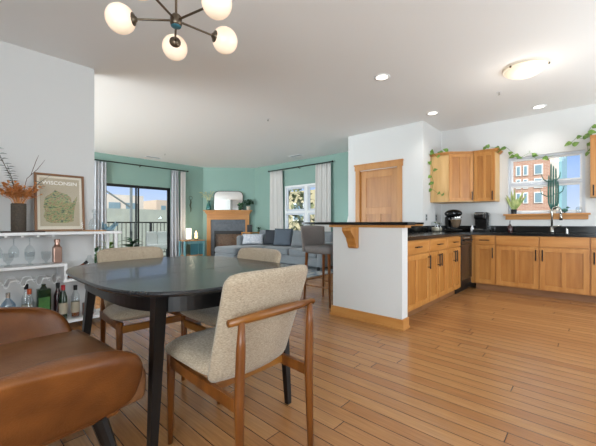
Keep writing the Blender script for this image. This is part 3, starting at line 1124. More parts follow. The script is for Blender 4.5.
def vine(name, label, segs, seed, loc=(0, 0, 0)):
    rnd = random.Random(seed)
    t = thing(name, label, 'plant', loc)

    def st(b):
        for s in segs:
            tube(b, s, 0.003, 5)
    part('vine_stem', 'stem', t, st)

    def lv(b):
        for s in segs:
            for i in range(len(s)):
                p = Vector(s[i])
                d = Vector((rnd.uniform(-0.6, -0.1), rnd.uniform(-1, 1), rnd.uniform(-0.7, 0.4)))
                leafshape(b, p, d, (-1, 0, 0.4), rnd.uniform(0.075, 0.105), rnd.uniform(0.06, 0.08), 0.2, 0.1, 5, True)
    part('leaves', 'leafl', t, lv)
    return t


vine('trailing_pothos', 'trailing pothos spilling over the left wall cabinets', [
    [(5.76, 2.08, 2.29), (5.74, 2.0, 2.20)],
    [(5.77, 2.10, 2.28), (5.765, 2.11, 2.1), (5.77, 2.08, 1.98), (5.76, 2.1, 1.88), (5.77, 2.07, 1.77), (5.765, 2.1, 1.66), (5.77, 2.0, 1.58), (5.77, 1.93, 1.55)],
    [(5.9, 1.95, 2.29), (5.85, 1.85, 2.30)],
    [(6.1, 1.38, 2.30), (6.05, 1.27, 2.31), (6.1, 1.2, 2.30)],
    [(6.2, 1.15, 2.29), (6.33, 1.08, 2.32), (6.36, 1.02, 2.25), (6.36, 0.97, 2.20)],
    [(6.37, 0.97, 2.18), (6.37, 0.88, 2.14), (6.37, 0.78, 2.19), (6.37, 0.70, 2.18)],
    [(6.37, 0.74, 2.14), (6.37, 0.68, 2.08), (6.37, 0.60, 2.10), (6.37, 0.50, 2.10)]], 3)
vine('trailing_pothos', 'trailing pothos reaching from the right wall cabinet', [
    [(6.2, 0.02, 2.30), (6.1, 0.07, 2.34), (6.15, 0.03, 2.42)],
    [(6.2, 0.02, 2.28), (6.3, 0.13, 2.30), (6.36, 0.20, 2.33), (6.36, 0.25, 2.28), (6.36, 0.24, 2.22)],
    [(6.3, 0.08, 2.22), (6.34, 0.07, 2.12), (6.3, 0.1, 2.05)]], 5)

# ================================================================== CEILING FITTINGS
for x, y, lb in ((3.523, 1.867, 'round recessed downlight nearest the chandelier'),
                 (5.218, 1.89, 'recessed downlight in front of the pantry corner'),
                 (6.0, 0.61, 'recessed downlight above the sink window')):
    t = thing('recessed_downlight', lb, 'ceiling light', (x, y, CEIL), 0, 'recessed downlights')
    part('trim_ring', 'trimwhite', t, lambda b: lathe(b, [(0.068, -0.004), (0.09, -0.006), (0.095, 0.0), (0.068, 0.0)], close=False), True)
    part('lens', 'lampglow', t, lambda b: lathe(b, [(0.0, -0.003), (0.069, -0.003), (0.069, 0.0)], close=False))
    light('SPOT', 'downlight_bulb', (x, y, CEIL - 0.03), (0, 0, 0), 19, (1, 0.95, 0.88), spot_size=math.radians(130), spot_blend=0.9, shadow_soft_size=0.07)

fl = thing('flush_ceiling_light', 'round alabaster glass flush ceiling light over the kitchen floor', 'ceiling light', (4.37, 0.57, CEIL))
part('pan', 'trimwhite', fl, lambda b: lathe(b, [(0.15, -0.02), (0.15, 0.0)]))
part('glass_bowl', 'bowl', fl, lambda b: lathe(b, [(0.0, -0.105), (0.07, -0.10), (0.14, -0.08), (0.19, -0.05), (0.212, -0.025), (0.205, -0.025)], close=False), True)
for a in (0.5, 2.6, 4.7):
    part('clip', 'brass', fl, lambda b: ball(b, (0.21 * math.cos(a), 0.21 * math.sin(a), -0.025), 0.012))
light('POINT', 'flush_light_bulb', (4.37, 0.57, CEIL - 0.34), (0, 0, 0), 5, (1, 0.93, 0.84), shadow_soft_size=0.15)

for x, y, lb in ((4.976, 0.935, 'small sprinkler head near the flush kitchen light'), (3.644, 4.011, 'small sprinkler head between dining and living area'),
                 (3.741, 7.942, 'small sprinkler head near the slider curtain rod')):
    t = thing('sprinkler', lb, 'sprinkler', (x, y, CEIL), 0, 'ceiling sprinklers')
    part('plate', 'trimwhite', t, lambda b: lathe(b, [(0.03, -0.004), (0.035, 0)]))
    part('nozzle', 'steel', t, lambda b: lathe(b, [(0.014, -0.035), (0.006, -0.03), (0.006, -0.004)]))
for x, y, rz, lb in ((3.726, 8.598, 0, 'white ceiling vent above the slider curtain rod'), (6.134, 5.683, PI / 2, 'white ceiling vent above the living room window')):
    t = thing('ceiling_vent', lb, 'vent', (x, y, CEIL), rz, 'ceiling vents')
    part('frame', 'trimwhite', t, lambda b: (box(b, -0.2, -0.08, -0.008, 0.2, -0.06, 0), box(b, -0.2, 0.06, -0.008, 0.2, 0.08, 0), box(b, -0.2, -0.06, -0.008, -0.18, 0.06, 0), box(b, 0.18, -0.06, -0.008, 0.2, 0.06, 0)))
    part('louvre', 'outlet_g', t, lambda b: [box(b, -0.18, -0.05 + i * 0.022, -0.006, 0.18, -0.04 + i * 0.022, 0) for i in range(5)])

# chandelier
HX, HY, HZ = 0.942, 1.855, 2.28
ch = thing('chandelier', 'brass sputnik chandelier with opal globes over the dining table', 'chandelier', (HX, HY, CEIL))
hz = HZ - CEIL
part('canopy', 'brass', ch, lambda b: lathe(b, [(0.06, -0.03), (0.065, 0)]), True)
part('rod', 'brass', ch, lambda b: tube(b, [(0, 0, hz + 0.02), (0, 0, -0.02)], 0.007), True)
part('hub', 'brass', ch, lambda b: lathe(b, [(0.0, -0.035), (0.03, -0.034), (0.034, -0.02), (0.034, 0.02), (0.02, 0.035), (0.0, 0.035)], (0, 0, hz)), True)
part('hub_cap', 'turq_d', ch, lambda b: lathe(b, [(0.0, -0.040), (0.028, -0.038), (0.030, -0.035)], (0, 0, hz)), True)
Rd = Vector((math.sin(AZ), -math.cos(AZ), 0))
Fd = Vector((math.cos(AZ), math.sin(AZ), 0))
for deg in (183, 112, 41, -29, -102):
    a = math.radians(deg)
    d = Rd * math.cos(a) + Fd * math.sin(a)
    c = d * 0.325 + Vector((0, 0, hz))
    ar = part('arm', 'brass', ch, lambda b: tube(b, [d * 0.03 + Vector((0, 0, hz)), d * 0.24 + Vector((0, 0, hz))], 0.0065))

    def cup(b):
        q = Vector((0, 0, 1)).rotation_difference(d)
        n0 = len(b.verts)
        lathe(b, [(0.0, -0.018), (0.012, -0.018), (0.02, -0.008), (0.036, 0.0), (0.038, 0.006), (0.0, 0.008)])
        b.verts.ensure_lookup_table()
        for v in list(b.verts)[n0:]:
            v.co = q @ v.co + d * 0.248 + Vector((0, 0, hz))
    part('socket_cup', 'brass', ar, cup, True)
    part('globe', 'globe', ch, lambda b: ball(b, c, 0.083, u=28, v=18), True)

# ================================================================== DINING
# superellipse table
TC = (1.002, 1.855)
TA, TB, TN, TZ = 0.553, 0.686, 3.45, 0.79


def sell(A, B, n=80, N=TN):
    pts = []
    for i in range(n):
        t = 2 * PI * i / n
        c, s = math.cos(t), math.sin(t)
        pts.append((A * math.copysign(abs(c) ** (2 / N), c), B * math.copysign(abs(s) ** (2 / N), s)))
    # even spacing
    return pts


def ttop(b):
    rings = []
    for off, z in ((-0.07, TZ - 0.028), (-0.012, TZ - 0.024), (0.0, TZ - 0.012), (0.0, TZ - 0.006), (-0.005, TZ)):
        rings.append([b.verts.new((x, y, z)) for x, y in sell(TA + off, TB + off)])
    for p, q in zip(rings, rings[1:]):
        for j in range(80):
            b.faces.new((p[j], p[(j + 1) % 80], q[(j + 1) % 80], q[j]))
    b.faces.new(rings[0][::-1])
    b.faces.new(rings[-1])


dt = thing('dining_table', 'large rounded black wooden dining table', 'table', (TC[0], TC[1], 0))
part('tabletop', 'ttop', dt, ttop)
part('leaf_seam', 'tleg', dt, lambda b: [box(b, -TA + 0.035, y - 0.0012, TZ - 0.002, TA - 0.035, y + 0.0012, TZ + 0.0004) for y in (-0.16, 0.16)])


def apron(b):
    o = sell(TA - 0.085, TB - 0.085)
    i_ = sell(TA - 0.105, TB - 0.105)
    z0, z1 = TZ - 0.105, TZ - 0.026
    for pts, flip in ((o, 0), (i_, 1)):
        a = [b.verts.new((x, y, z0)) for x, y in pts]
        c = [b.verts.new((x, y, z1)) for x, y in pts]
        for j in range(80):
            b.faces.new((a[j], a[(j + 1) % 80], c[(j + 1) % 80], c[j]))
        if not flip:
            ao = a
        else:
            for j in range(80):
                b.faces.new((ao[j], a[j], a[(j + 1) % 80], ao[(j + 1) % 80]))


part('apron', 'tleg', dt, apron)
for x0, y0, x1, y1 in ((-0.39, -0.50, -0.435, -0.525), (0.34, -0.49, 0.37, -0.52), (0.37, 0.50, 0.40, 0.525), (-0.36, 0.50, -0.43, 0.525)):
    part('leg', 'tleg', dt, lambda b: tube(b, [(x0, y0, TZ - 0.03), (x1, y1, 0.0)], [0.036, 0.020], 4))


def make_chair(label, loc, rz):
    t = thing('dining_chair', label, 'chair', loc, rz, 'wooden dining chairs around the black table')

    def grid(b, fx, nu, nv):
        g = [[b.verts.new(fx(i / nu, j / nv)) for j in range(nv + 1)] for i in range(nu + 1)]
        return g

    def back(b):
        W, z0, z1 = 0.24, 0.405, 0.873
        nu, nv = 20, 24
        sides = []
        for s in (1, -1):
            g = []
            for i in range(nu + 1):
                u = -1 + 2 * i / nu
                row = []
                for j in range(nv + 1):
                    v = j / nv
                    # rounded corners
                    w = W * (0.90 + 0.10 * v)
                    e = 1.0
                    if v > 0.90:
                        e = 1 - 0.10 * ((v - 0.90) / 0.10) ** 3
                    elif v < 0.08:
                        e = 1 - 0.10 * ((0.08 - v) / 0.08) ** 2
                    x = u * w * e - 0.012 * (1 - v)
                    z = z0 + (z1 - z0) * v - 0.012 * (u * u) ** 3 * v
                    y = -0.115 - 0.145 * v + 0.035 * u * u
                    ed = (1 - abs(u) ** 8) * (1 - (2 * abs(v - 0.5)) ** 10)
                    th = 0.006 + 0.022 * max(0, ed) ** 0.5
                    row.append(b.verts.new((x, y + s * th, z)))
                g.append(row)
            sides.append(g)
            for i in range(nu):
                for j in range(nv):
                    b.faces.new((g[i][j], g[i + 1][j], g[i + 1][j + 1], g[i][j + 1]))
        a, c = sides
        for i in range(nu):
            b.faces.new((a[i][0], c[i][0], c[i + 1][0], a[i + 1][0]))
            b.faces.new((a[i][nv], a[i + 1][nv], c[i + 1][nv], c[i][nv]))
        for j in range(nv):
            b.faces.new((a[0][j], a[0][j + 1], c[0][j + 1], c[0][j]))
            b.faces.new((a[nu][j], c[nu][j], c[nu][j + 1], a[nu][j + 1]))
    part('backrest', 'fabric', t, back, True)

    def seat(b):
        nu, nv = 14, 14
        top, bot = [], []
        for i in range(nu + 1):
            u = -1 + 2 * i / nu
            r1, r2 = [], []
            for j in range(nv + 1):
                v = -1 + 2 * j / nv
                k = (abs(u) ** 6 + abs(v) ** 6) ** (1 / 6)
                m_ = max(abs(u), abs(v), 1e-6)
                sc = m_ / k if k > 1e-6 else 1
                x = u * sc * (0.255 - 0.015 * (1 - v) / 2 * 1.5)
                y = 0.092 + v * sc * 0.212
                ed = max(0, 1 - m_ ** 5)
                tz_ = 0.024 * (v + 1) / 2
                r1.append(b.verts.new((x, y, tz_ + 0.452 + 0.040 * ed ** 0.5 - 0.02 * (1 - v * v) * (1 - u * u) * 0.5)))
                r2.append(b.verts.new((x, y, tz_ + 0.438 - 0.028 * ed ** 0.5)))
            top.append(r1)
            bot.append(r2)
        for g in (top, bot):
            for i in range(nu):
                for j in range(nv):
                    b.faces.new((g[i][j], g[i + 1][j], g[i + 1][j + 1], g[i][j + 1]))
        for i in range(nu):
            for jj in (0, nv):
                b.faces.new((top[i][jj], top[i + 1][jj], bot[i + 1][jj], bot[i][jj]))
                b.faces.new((top[jj][i], top[jj][i + 1], bot[jj][i + 1], bot[jj][i]))
    part('seat', 'fabric', t, seat, True)
    for s in (-1, 1):
        part('leg', 'walnut', t, lambda b: tube(b, [(s * 0.212, 0.262, 0.435), (s * 0.212, 0.262, 0.33), (s * 0.212, 0.268, 0.0)], [0.019, 0.019, 0.012], 10), True)
        part('leg', 'walnut', t, lambda b: tube(b, [(s * 0.192 - 0.022, -0.290, 0.70), (s * 0.194 - 0.02, -0.285, 0.60), (s * 0.198 - 0.015, -0.272, 0.39), (s * 0.198 - 0.015, -0.285, 0.0)], [0.0125, 0.018, 0.020, 0.013], 10), True)
        part('side_rail', 'walnut', t, lambda b: prism(b, [(-0.27, 0.355), (0.262, 0.375), (0.262, 0.43), (0.1, 0.412), (-0.27, 0.405)], s * 0.205 - 0.018, s * 0.205 + 0.002, 'x'))
    part('front_rail', 'walnut_x', t, lambda b: box(b, -0.205, 0.252, 0.365, 0.205, 0.272, 0.41, 0.003))
    part('rear_rail', 'walnut_x', t, lambda b: box(b, -0.205, -0.095, 0.37, 0.19, -0.072, 0.405, 0.003))
    part('support_bar', 'walnut_x', t, lambda b: tube(b, [(-0.265, -0.278, 0.702), (-0.13, -0.290, 0.706), (-0.015, -0.293, 0.708), (0.09, -0.290, 0.706), (0.205, -0.278, 0.702)],
                                                       [0.014, 0.0175, 0.0195, 0.0175, 0.014], 12), True)
    return t


c1 = make_chair('beige dining chair in the foreground seen from behind', (0.950, 1.243, 0), math.radians(0))
dup(c1, (1.362, 1.845, 0), math.radians(90), 'beige dining chair on the right side of the black table')
dup(c1, (0.975, 2.452, 0), math.radians(176), 'beige dining chair on the window side of the black table')

# leather armchair
ac = thing('leather_armchair', 'cognac brown leather tub armchair in the lower left foreground', 'armchair', (0.0, 1.625, 0), math.radians(4))


def shell(b):
    ni, nj = 44, 12
    z0 = 0.36

    def P(i, j, off):
        s = i / ni * 2 - 1            # -1 near arm tip .. 0 back .. 1 far arm tip
        v = j / nj
        hw = 0.36 + 0.19 * v ** 0.8 - off
        xf = 0.14 + 0.35 * math.sqrt(max(0.0, 1 - v ** 5))
        xb = -0.34 - 0.15 * v + off
        zt = 0.664 + 0.14 * max(0, 1 - abs(s) * 1.55)
        La = xf - (xb + hw * 0.75)
        Lc = PI * hw * 0.5 * 0.9
        tot = La + Lc
        d = abs(s) * tot
        if d < Lc:
            a = d / Lc * PI / 2
            x = xb + hw * 0.75 * (1 - math.cos(a))
            y = hw * math.sin(a)
        else:
            x = xb + hw * 0.75 + (d - Lc)
            y = hw
            # arms turn slightly in at the very front
            f = max(0, (x - (xf - 0.16)) / 0.16)
            y -= 0.05 * f * f
        return (x, math.copysign(y, s) if s else 0, z0 + (zt - z0) * v)
    gs = []
    for off in (0.0, 0.065):
        g = [[b.verts.new(P(i, j, off)) for j in range(nj + 1)] for i in range(ni + 1)]
        gs.append(g)
        for i in range(ni):
            for j in range(nj):
                b.faces.new((g[i][j], g[i + 1][j], g[i + 1][j + 1], g[i][j + 1]))
    o, n_ = gs
    for i in range(ni):
        for j in (0, nj):
            b.faces.new((o[i][j], o[i + 1][j], n_[i + 1][j], n_[i][j]))
    for j in range(nj):
        for i in (0, ni):
            b.faces.new((o[i][j], o[i][j + 1], n_[i][j + 1], n_[i][j]))


flat(part('shell', 'leather', ac, shell, True), 1)
flat(part('seat_cushion', 'leather2', ac, lambda b: box(b, -0.36, -0.35, 0.345, 0.54, 0.42, 0.505, 0.05, 3), True), 1)
part('base', 'leather', ac, lambda b: box(b, -0.34, -0.31, 0.325, 0.44, 0.33, 0.36, 0.015))
for sx in (-1, 1):
    for sy in (-1, 1):
        part('leg', 'tleg', ac, lambda b: tube(b, [(0.07 + sx * 0.30, sy * 0.29, 0.335), (0.08 + sx * 0.38, sy * 0.34, 0.0)], [0.028, 0.016], 10))

# ================================================================== BAR SHELF
CY0, CY1 = 3.87, 4.165
bs = thing('bar_shelf', 'white open bar shelf unit against the white wall', 'shelf', (0, 0, 0))
part('top_board', 'trimwhite', bs, lambda b: box(b, -0.35, CY0, 0.947, 1.335, CY1, 0.975, 0.003))
part('shelf', 'trimwhite', bs, lambda b: box(b, -0.32, CY0, 0.635, 0.83, CY1, 0.66, 0.002))
part('shelf', 'trimwhite', bs, lambda b: box(b, 0.80, CY0, 0.475, 1.26, CY1, 0.50, 0.002))
part('shelf', 'trimwhite', bs, lambda b: box(b, -0.32, CY0, 0.065, 1.26, CY1, 0.09, 0.002))
part('divider', 'trimwhite', bs, lambda b: box(b, 0.805, CY0, 0.50, 0.83, CY1, 0.635, 0.002))
for y in (CY0, CY1 - 0.03):
    part('post', 'trimwhite', bs, lambda b: box(b, 1.26, y, 0, 1.29, y + 0.03, 0.947, 0.002))
    part('post', 'trimwhite', bs, lambda b: box(b, -0.35, y, 0, -0.32, y + 0.03, 0.947, 0.002))


def scallop(b):
    pts = []
    x = -0.3
    step = 0.118
    while x < 0.80:
        for t, z in ((0, 0.535), (0.10, 0.537), (0.45, 0.537), (0.52, 0.525), (0.56, 0.505), (0.62, 0.485), (0.72, 0.478), (0.82, 0.485), (0.88, 0.505), (0.93, 0.525)):
            pts.append((x + t * step, z))
        x += step
    pts = [p for p in pts if p[0] < 0.805]
    for y0, y1 in ((CY0 + 0.01, CY0 + 0.03), (CY1 - 0.05, CY1 - 0.03)):
        prev = None
        for (x, z) in pts:
            q = [b.verts.new((x, y0, z)), b.verts.new((x, y1, z)), b.verts.new((x, y1, z - 0.008)), b.verts.new((x, y0, z - 0.008))]
            if prev:
                for k in range(4):
                    b.faces.new((prev[k], q[k], q[(k + 1) % 4], prev[(k + 1) % 4]))
            prev = q


part('wine_rack', 'trimwhite', bs, scallop)
part('glass_rack', 'trimwhite', bs, lambda b: [box(b, x - 0.009, CY0 + 0.02, 0.928, x + 0.009, CY1 - 0.03, 0.947) for x in (0.03, 0.145, 0.26, 0.375, 0.49, 0.605, 0.72)])


def wineglass(label, x, y):
    return solo('wine_glass', label, 'glass', 'drink',
                lambda b: lathe(b, [(0.035, 0.0), (0.034, -0.003), (0.005, -0.008), (0.004, -0.07), (0.02, -0.085), (0.038, -0.115), (0.040, -0.15), (0.033, -0.185)], close=False),
                (x, y, 0.926), smooth=True, group='wine glasses hanging under the top board')


wg = wineglass('clear wine glass hanging upside down, leftmost under the top board', 0.087, 3.98)
for x, lb in ((0.2025, 'clear wine glass hanging upside down above the left tumblers'),
              (0.3175, 'clear wine glass hanging upside down above the middle tumbler'),
              (0.4325, 'clear wine glass hanging upside down above the right tumbler')):
    dup(wg, (x + 0.12, 3.98, 0.926), label=lb)
wg.location.x = 0.2

tm = solo('cut_glass_tumbler', 'footed cut glass tumbler at the left of the middle shelf', 'glass', 'drink',
          lambda b: lathe(b, [(0.03, 0), (0.028, 0.006), (0.01, 0.012), (0.012, 0.03), (0.034, 0.055), (0.042, 0.10), (0.040, 0.125)], n=14, close=False),
          (0.40, 3.98, 0.66), group='cut glasses on the middle shelf')
dup(tm, (0.555, 3.99, 0.66), label='footed cut glass tumbler in the middle of the shelf')
dup(tm, (0.68, 3.99, 0.66), label='footed cut glass tumbler next to the copper bottle')
cbt = thing('copper_bottle', 'tall square copper bottle on the middle shelf', 'bottle', (0.775, 4.02, 0.66))
part('body', 'copper', cbt, lambda b: (box(b, -0.037, -0.037, 0, 0.037, 0.037, 0.165, 0.012), lathe(b, [(0.034, 0.16), (0.022, 0.185), (0.020, 0.205)])))
part('stopper', 'copper', cbt, lambda b: lathe(b, [(0.026, 0.206), (0.026, 0.235), (0.02, 0.24)]))


def bottle(label, x, y, z, r, h, body, cap, lab=None, neck=0.35, fill=None, group='liquor bottles on the bottom shelf', square=False):
    t = thing('bottle', label, 'bottle', (x, y, z), 0, group)
    hb = h * (1 - neck)
    if square:
        part('body', body, t, lambda b: (box(b, -r, -r * 0.7, 0, r, r * 0.7, hb, 0.01), lathe(b, [(r * 0.6, hb - 0.005), (0.014, hb + 0.03), (0.014, h - 0.03)])))
    else:
        part('body', body, t, lambda b: lathe(b, [(r * 0.95, 0), (r, 0.01), (r, hb), (r * 0.8, hb + 0.02), (0.016, hb + 0.06), (0.014, h - 0.03)]), True)
    part('cap', cap, t, lambda b: lathe(b, [(0.017, h - 0.05), (0.018, h - 0.002), (0.015, h)]))
    if lab:
        if square:
            part('label', lab, t, lambda b: box(b, -r * 0.8, -r * 0.7 - 0.002, hb * 0.25, r * 0.8, -r * 0.7, hb * 0.75))
        else:
            part('label', lab, t, lambda b: lathe(b, [(r + 0.001, hb * 0.25), (r + 0.0015, hb * 0.75)], close=False))
    if fill:
        part('liquid', fill, t, lambda b: lathe(b, [(r * 0.85, 0.01), (r * 0.88, hb * 0.5), (0, hb * 0.5)]))
    return t


bz = 0.09
bottle('pale blue clear bottle at the left of the bottom shelf', 0.40, 4.0, bz, 0.055, 0.33, 'blueglass', 'steel')
bottle('clear bottle with a black cap behind the armchair', 0.535, 4.04, bz, 0.036, 0.385, 'drink', 'black', 'label_w')
bottle('clear bottle with an orange cap behind the armchair', 0.545, 3.94, bz, 0.036, 0.35, 'drink', 'orangecap', 'label_w')
bottle('broad dark green bottle with a green and red label', 0.665, 4.02, bz, 0.055, 0.37, 'greenglass', 'greenglass', 'leaf', neck=0.12, square=True)
bottle('dark wine bottle with a black and red neck', 0.79, 4.07, bz, 0.036, 0.36, 'darkglass', 'black', None)
bottle('green bottle with a red foil neck', 0.815, 3.97, bz, 0.036, 0.345, 'greenglass', 'red', 'label_w')
bottle('clear whisky bottle with a slanted label and dark cap', 0.92, 3.97, bz, 0.038, 0.33, 'drink', 'black', 'label_w', fill='amber', square=False)
bottle('squat bottle of amber liquor with a yellow label', 1.03, 3.96, bz, 0.048, 0.27, 'amber', 'black', 'label_y', neck=0.5, square=True)
bottle('slim clear bottle with a bright red cap', 1.09, 4.03, bz, 0.032, 0.34, 'drink', 'red', None)

wb = thing('whisky_bottle', 'amber whisky bottle lying on the right hand shelf', 'bottle', (0.90, 3.98, 0.545), 0)
part('body', 'amber', wb, lambda b: box(b, -0.05, -0.04, -0.042, 0.04, 0.04, 0.04, 0.012))
part('neck', 'amber', wb, lambda b: tube(b, [(0.04, 0, 0.03), (0.10, 0, 0.085)], [0.03, 0.014]))
part('cap', 'black', wb, lambda b: tube(b, [(0.10, 0, 0.085), (0.13, 0, 0.11)], 0.016))
for x, lb in ((1.06, 'ribbed glass jar at the left of the short shelf'), (1.175, 'ribbed glass jar at the right of the short shelf')):
    solo('glass_jar', lb, 'jar', 'drink', lambda b: lathe(b, [(0.04, 0), (0.05, 0.02), (0.052, 0.12), (0.04, 0.17), (0.02, 0.19), (0.02, 0.21), (0.0, 0.22)], close=False), (x, 4.02, 0.50),
         group='ribbed glass jars', smooth=True)

# top of the shelf
TZS = 0.975
solo('serving_tray', 'dark wooden tray under the brown vase', 'tray', 'darkwood', lambda b: (prism(b, [(x * 1, y) for x, y in rounded_rect(0.32, 0.2, 0.03)], 0, 0.012)), (0.50, 3.975, TZS))
solo('wooden_board', 'light wooden board at the left end of the shelf', 'board', 'lightwood', lambda b: box(b, -0.2, -0.09, 0, 0.14, 0.09, 0.015, 0.004), (0.18, 4.0, TZS))


def vase_b(b):
    n = 40
    prof = [(0.052, 0), (0.056, 0.005), (0.056, 0.255), (0.052, 0.26), (0.048, 0.255), (0.048, 0.02), (0, 0.02)]
    lathe(b, prof, n=n, close=False)
    for k in range(16):
        z = 0.012 + k * 0.0155
        lathe(b, [(0.056, z), (0.0595, z + 0.004), (0.056, z + 0.008)], n=n, close=False)


VX, VY, VZ = 0.475, 4.0, TZS + 0.012
solo('ribbed_vase', 'dark brown textured cylinder vase holding dried flowers', 'vase', 'vase', vase_b, (VX, VY, VZ), smooth=True)
fb = thing('dried_flower_bouquet', 'orange dried flowers with eucalyptus and twigs in the brown vase', 'flowers', (VX, VY, VZ))
rf = random.Random(11)


def fl_stems(b):
    for i in range(60):
        a, sp_ = rf.uniform(0, 2 * PI), rf.uniform(0.02, 0.21)
        tx, ty = sp_ * math.cos(a), sp_ * 0.5 * math.sin(a)
        h = 0.44 + rf.uniform(-0.06, 0.04) - sp_ * 0.15
        tube(b, [(tx * .1, ty * .1, 0.2), (tx * .35, ty * .35, 0.30), (tx, ty, h)], [0.002, 0.0015, 0.001], 4)
        for k in range(9):
            t = rf.uniform(0.25, 1.0)
            p = Vector((tx * (0.2 + 0.8 * t), ty * (0.2 + 0.8 * t), 0.29 + (h - 0.29) * t))
            leafshape(b, p, (rf.uniform(-1, 1) + tx * 3, rf.uniform(-1, 0.6), rf.uniform(-0.1, 1)), (0, 0, 1), rf.uniform(0.028, 0.046), 0.022, 0.3, 0.2, 3)


part('dried_flowers', 'orange', fb, fl_stems)


def euc(b):
    for tx, tz, n in ((-0.17, 0.80, 17), (-0.08, 0.62, 12), (-0.26, 0.50, 10), (0.19, 0.50, 7)):
        pts = [Vector((tx * t ** 1.5, 0.02, 0.22 + (tz - 0.22) * t)) for t in [i / 8 for i in range(9)]]
        tube(b, pts, 0.002, 5)
        for k in range(n):
            t = 0.35 + 0.65 * k / n
            p = Vector((tx * t ** 1.5, 0.02, 0.22 + (tz - 0.22) * t))
            s = 1 if k % 2 else -1
            leafshape(b, p, (s, rf.uniform(-0.6, 0.2), 0.35), (0, 0, 1), 0.06, 0.036, 0.2, 0.3, 4)


part('eucalyptus', 'euca', fb, euc)


def twigs(b):
    for pts in ([(0, 0, .2), (-.05, 0, .5), (-.13, 0, .68), (-.16, 0, .82)], [(0, 0, .2), (.06, 0, .5), (.14, 0, .60), (.20, 0, .70)], [(.09, 0, .54), (.13, 0, .68), (.15, 0, .74)],
                [(0, 0, .2), (.12, 0, .44), (.24, 0.0, .55)], [(0, 0, .2), (.08, 0, .40), (.20, 0.0, .44)]):
        tube(b, pts, [0.0025] * (len(pts) - 1) + [0.001], 5)


part('twigs', 'twig', fb, twigs)

# framed map, leaning
fm = thing('framed_map', 'walnut framed Wisconsin map poster leaning on the wall', 'picture', (0.823, 4.10, TZS), 0)
fm.rotation_euler = (math.radians(-5), 0, 0)
FW, FH = 0.43, 0.60


def fr(b):
    w = 0.022
    box(b, -FW / 2, -0.012, 0, -FW / 2 + w, 0.012, FH, 0.002)
    box(b, FW / 2 - w, -0.012, 0, FW / 2, 0.012, FH, 0.002)
    box(b, -FW / 2 + w, -0.012, 0, FW / 2 - w, 0.012, w, 0.002)
    box(b, -FW / 2 + w, -0.012, FH - w, FW / 2 - w, 0.012, FH, 0.002)


part('frame', 'frame', fm, fr)
part('mount', 'paper', fm, lambda b: box(b, -FW / 2 + 0.02, 0.0, 0.02, FW / 2 - 0.02, 0.006, FH - 0.02))
part('poster', 'papertan', fm, lambda b: box(b, -FW / 2 + 0.045, -0.002, 0.055, FW / 2 - 0.045, 0.0, FH - 0.045))
WI = [(x * 0.86, z * 1.06) for x, z in [(-0.125, 0.35), (-0.15, 0.33), (-0.165, 0.24), (-0.15, 0.20), (-0.165, 0.15), (-0.14, 0.10), (-0.09, 0.085), (0.06, 0.085), (0.10, 0.095), (0.13, 0.10), (0.135, 0.17), (0.145, 0.24),
      (0.17, 0.32), (0.175, 0.36), (0.14, 0.31), (0.115, 0.28), (0.11, 0.335), (0.07, 0.37), (0.0, 0.385), (-0.05, 0.41), (-0.07, 0.385)]]
part('map', 'map', fm, lambda b: prism(b, WI, -0.0035, -0.002, 'y'))


def text_mesh(name, txt, size, m, parent, loc, rot, ext=0.0006, w=None):
    cu = bpy.data.curves.new(name, 'FONT')
    cu.body = txt
    cu.size = size
    cu.extrude = ext
    cu.offset = 0.0007
    cu.align_x = 'CENTER'
    o = bpy.data.objects.new(name, cu)
    COL.objects.link(o)
    bpy.context.view_layer.update()
    dg_ = bpy.context.evaluated_depsgraph_get()
    me = bpy.data.meshes.new_from_object(o.evaluated_get(dg_))
    bpy.data.objects.remove(o)
    me.materials.clear()
    me.materials.append(M[m])
    xs = [v.co.x for v in me.vertices]
    if w:
        k = w / (max(xs) - min(xs))
        for v in me.vertices:
            v.co.x *= k
    q = bpy.data.objects.new(name, me)
    COL.objects.link(q)
    q.parent = parent
    q.location = loc
    q.rotation_euler = rot
    return q


text_mesh('lettering', 'WISCONSIN', 0.052, 'lettering', fm, (0, -0.003, 0.488), (PI / 2, 0, 0), w=0.30)
part('glass', 'picglass', fm, lambda b: box(b, -FW / 2 + 0.02, -0.0085, 0.02, FW / 2 - 0.02, -0.0065, FH - 0.02))

solo('round_board', 'small light wooden board under the glass decanter', 'board', 'lightwood', lambda b: lathe(b, [(0.105, 0), (0.11, 0.006), (0.105, 0.014)]), (1.10, 3.98, TZS))
dc = thing('glass_decanter', 'clear glass decanter with round stopper', 'decanter', (1.10, 3.98, TZS + 0.014))
part('body', 'drink', dc, lambda b: lathe(b, [(0.045, 0), (0.052, 0.01), (0.055, 0.06), (0.045, 0.10), (0.018, 0.13), (0.015, 0.16), (0.024, 0.17)], close=False), True)
part('stopper', 'drink', dc, lambda b: lathe(b, [(0.013, 0.165), (0.013, 0.18), (0.028, 0.19), (0.03, 0.205), (0.018, 0.22), (0, 0.222)], close=False), True)
bl = thing('dried_blue_leaves', 'spiky blue grey dried leaves lying on the shelf end', 'decoration', (1.24, 4.04, TZS))


def bleaves(b):
    r = random.Random(4)
    for k in range(16):
        a = r.uniform(-0.5, PI + 0.5)
        leafshape(b, (0.05 * r.uniform(-1, 1), 0.03 * r.uniform(-1, 1), 0.01), (math.cos(a), 0.3 * r.uniform(-1, 1), abs(math.sin(a)) * 0.9 + 0.15), (0, 1, 0.2), r.uniform(0.07, 0.14), 0.018, 0.3, 0.05, 5)


part('leaves', 'bluelvs', bl, bleaves)
part('bundle', 'bluelvs', bl, lambda b: tube(b, [(-0.05, 0, 0.012), (0.06, 0, 0.012)], [0.012, 0.009], 8))

# plants behind the shelf, near the slider


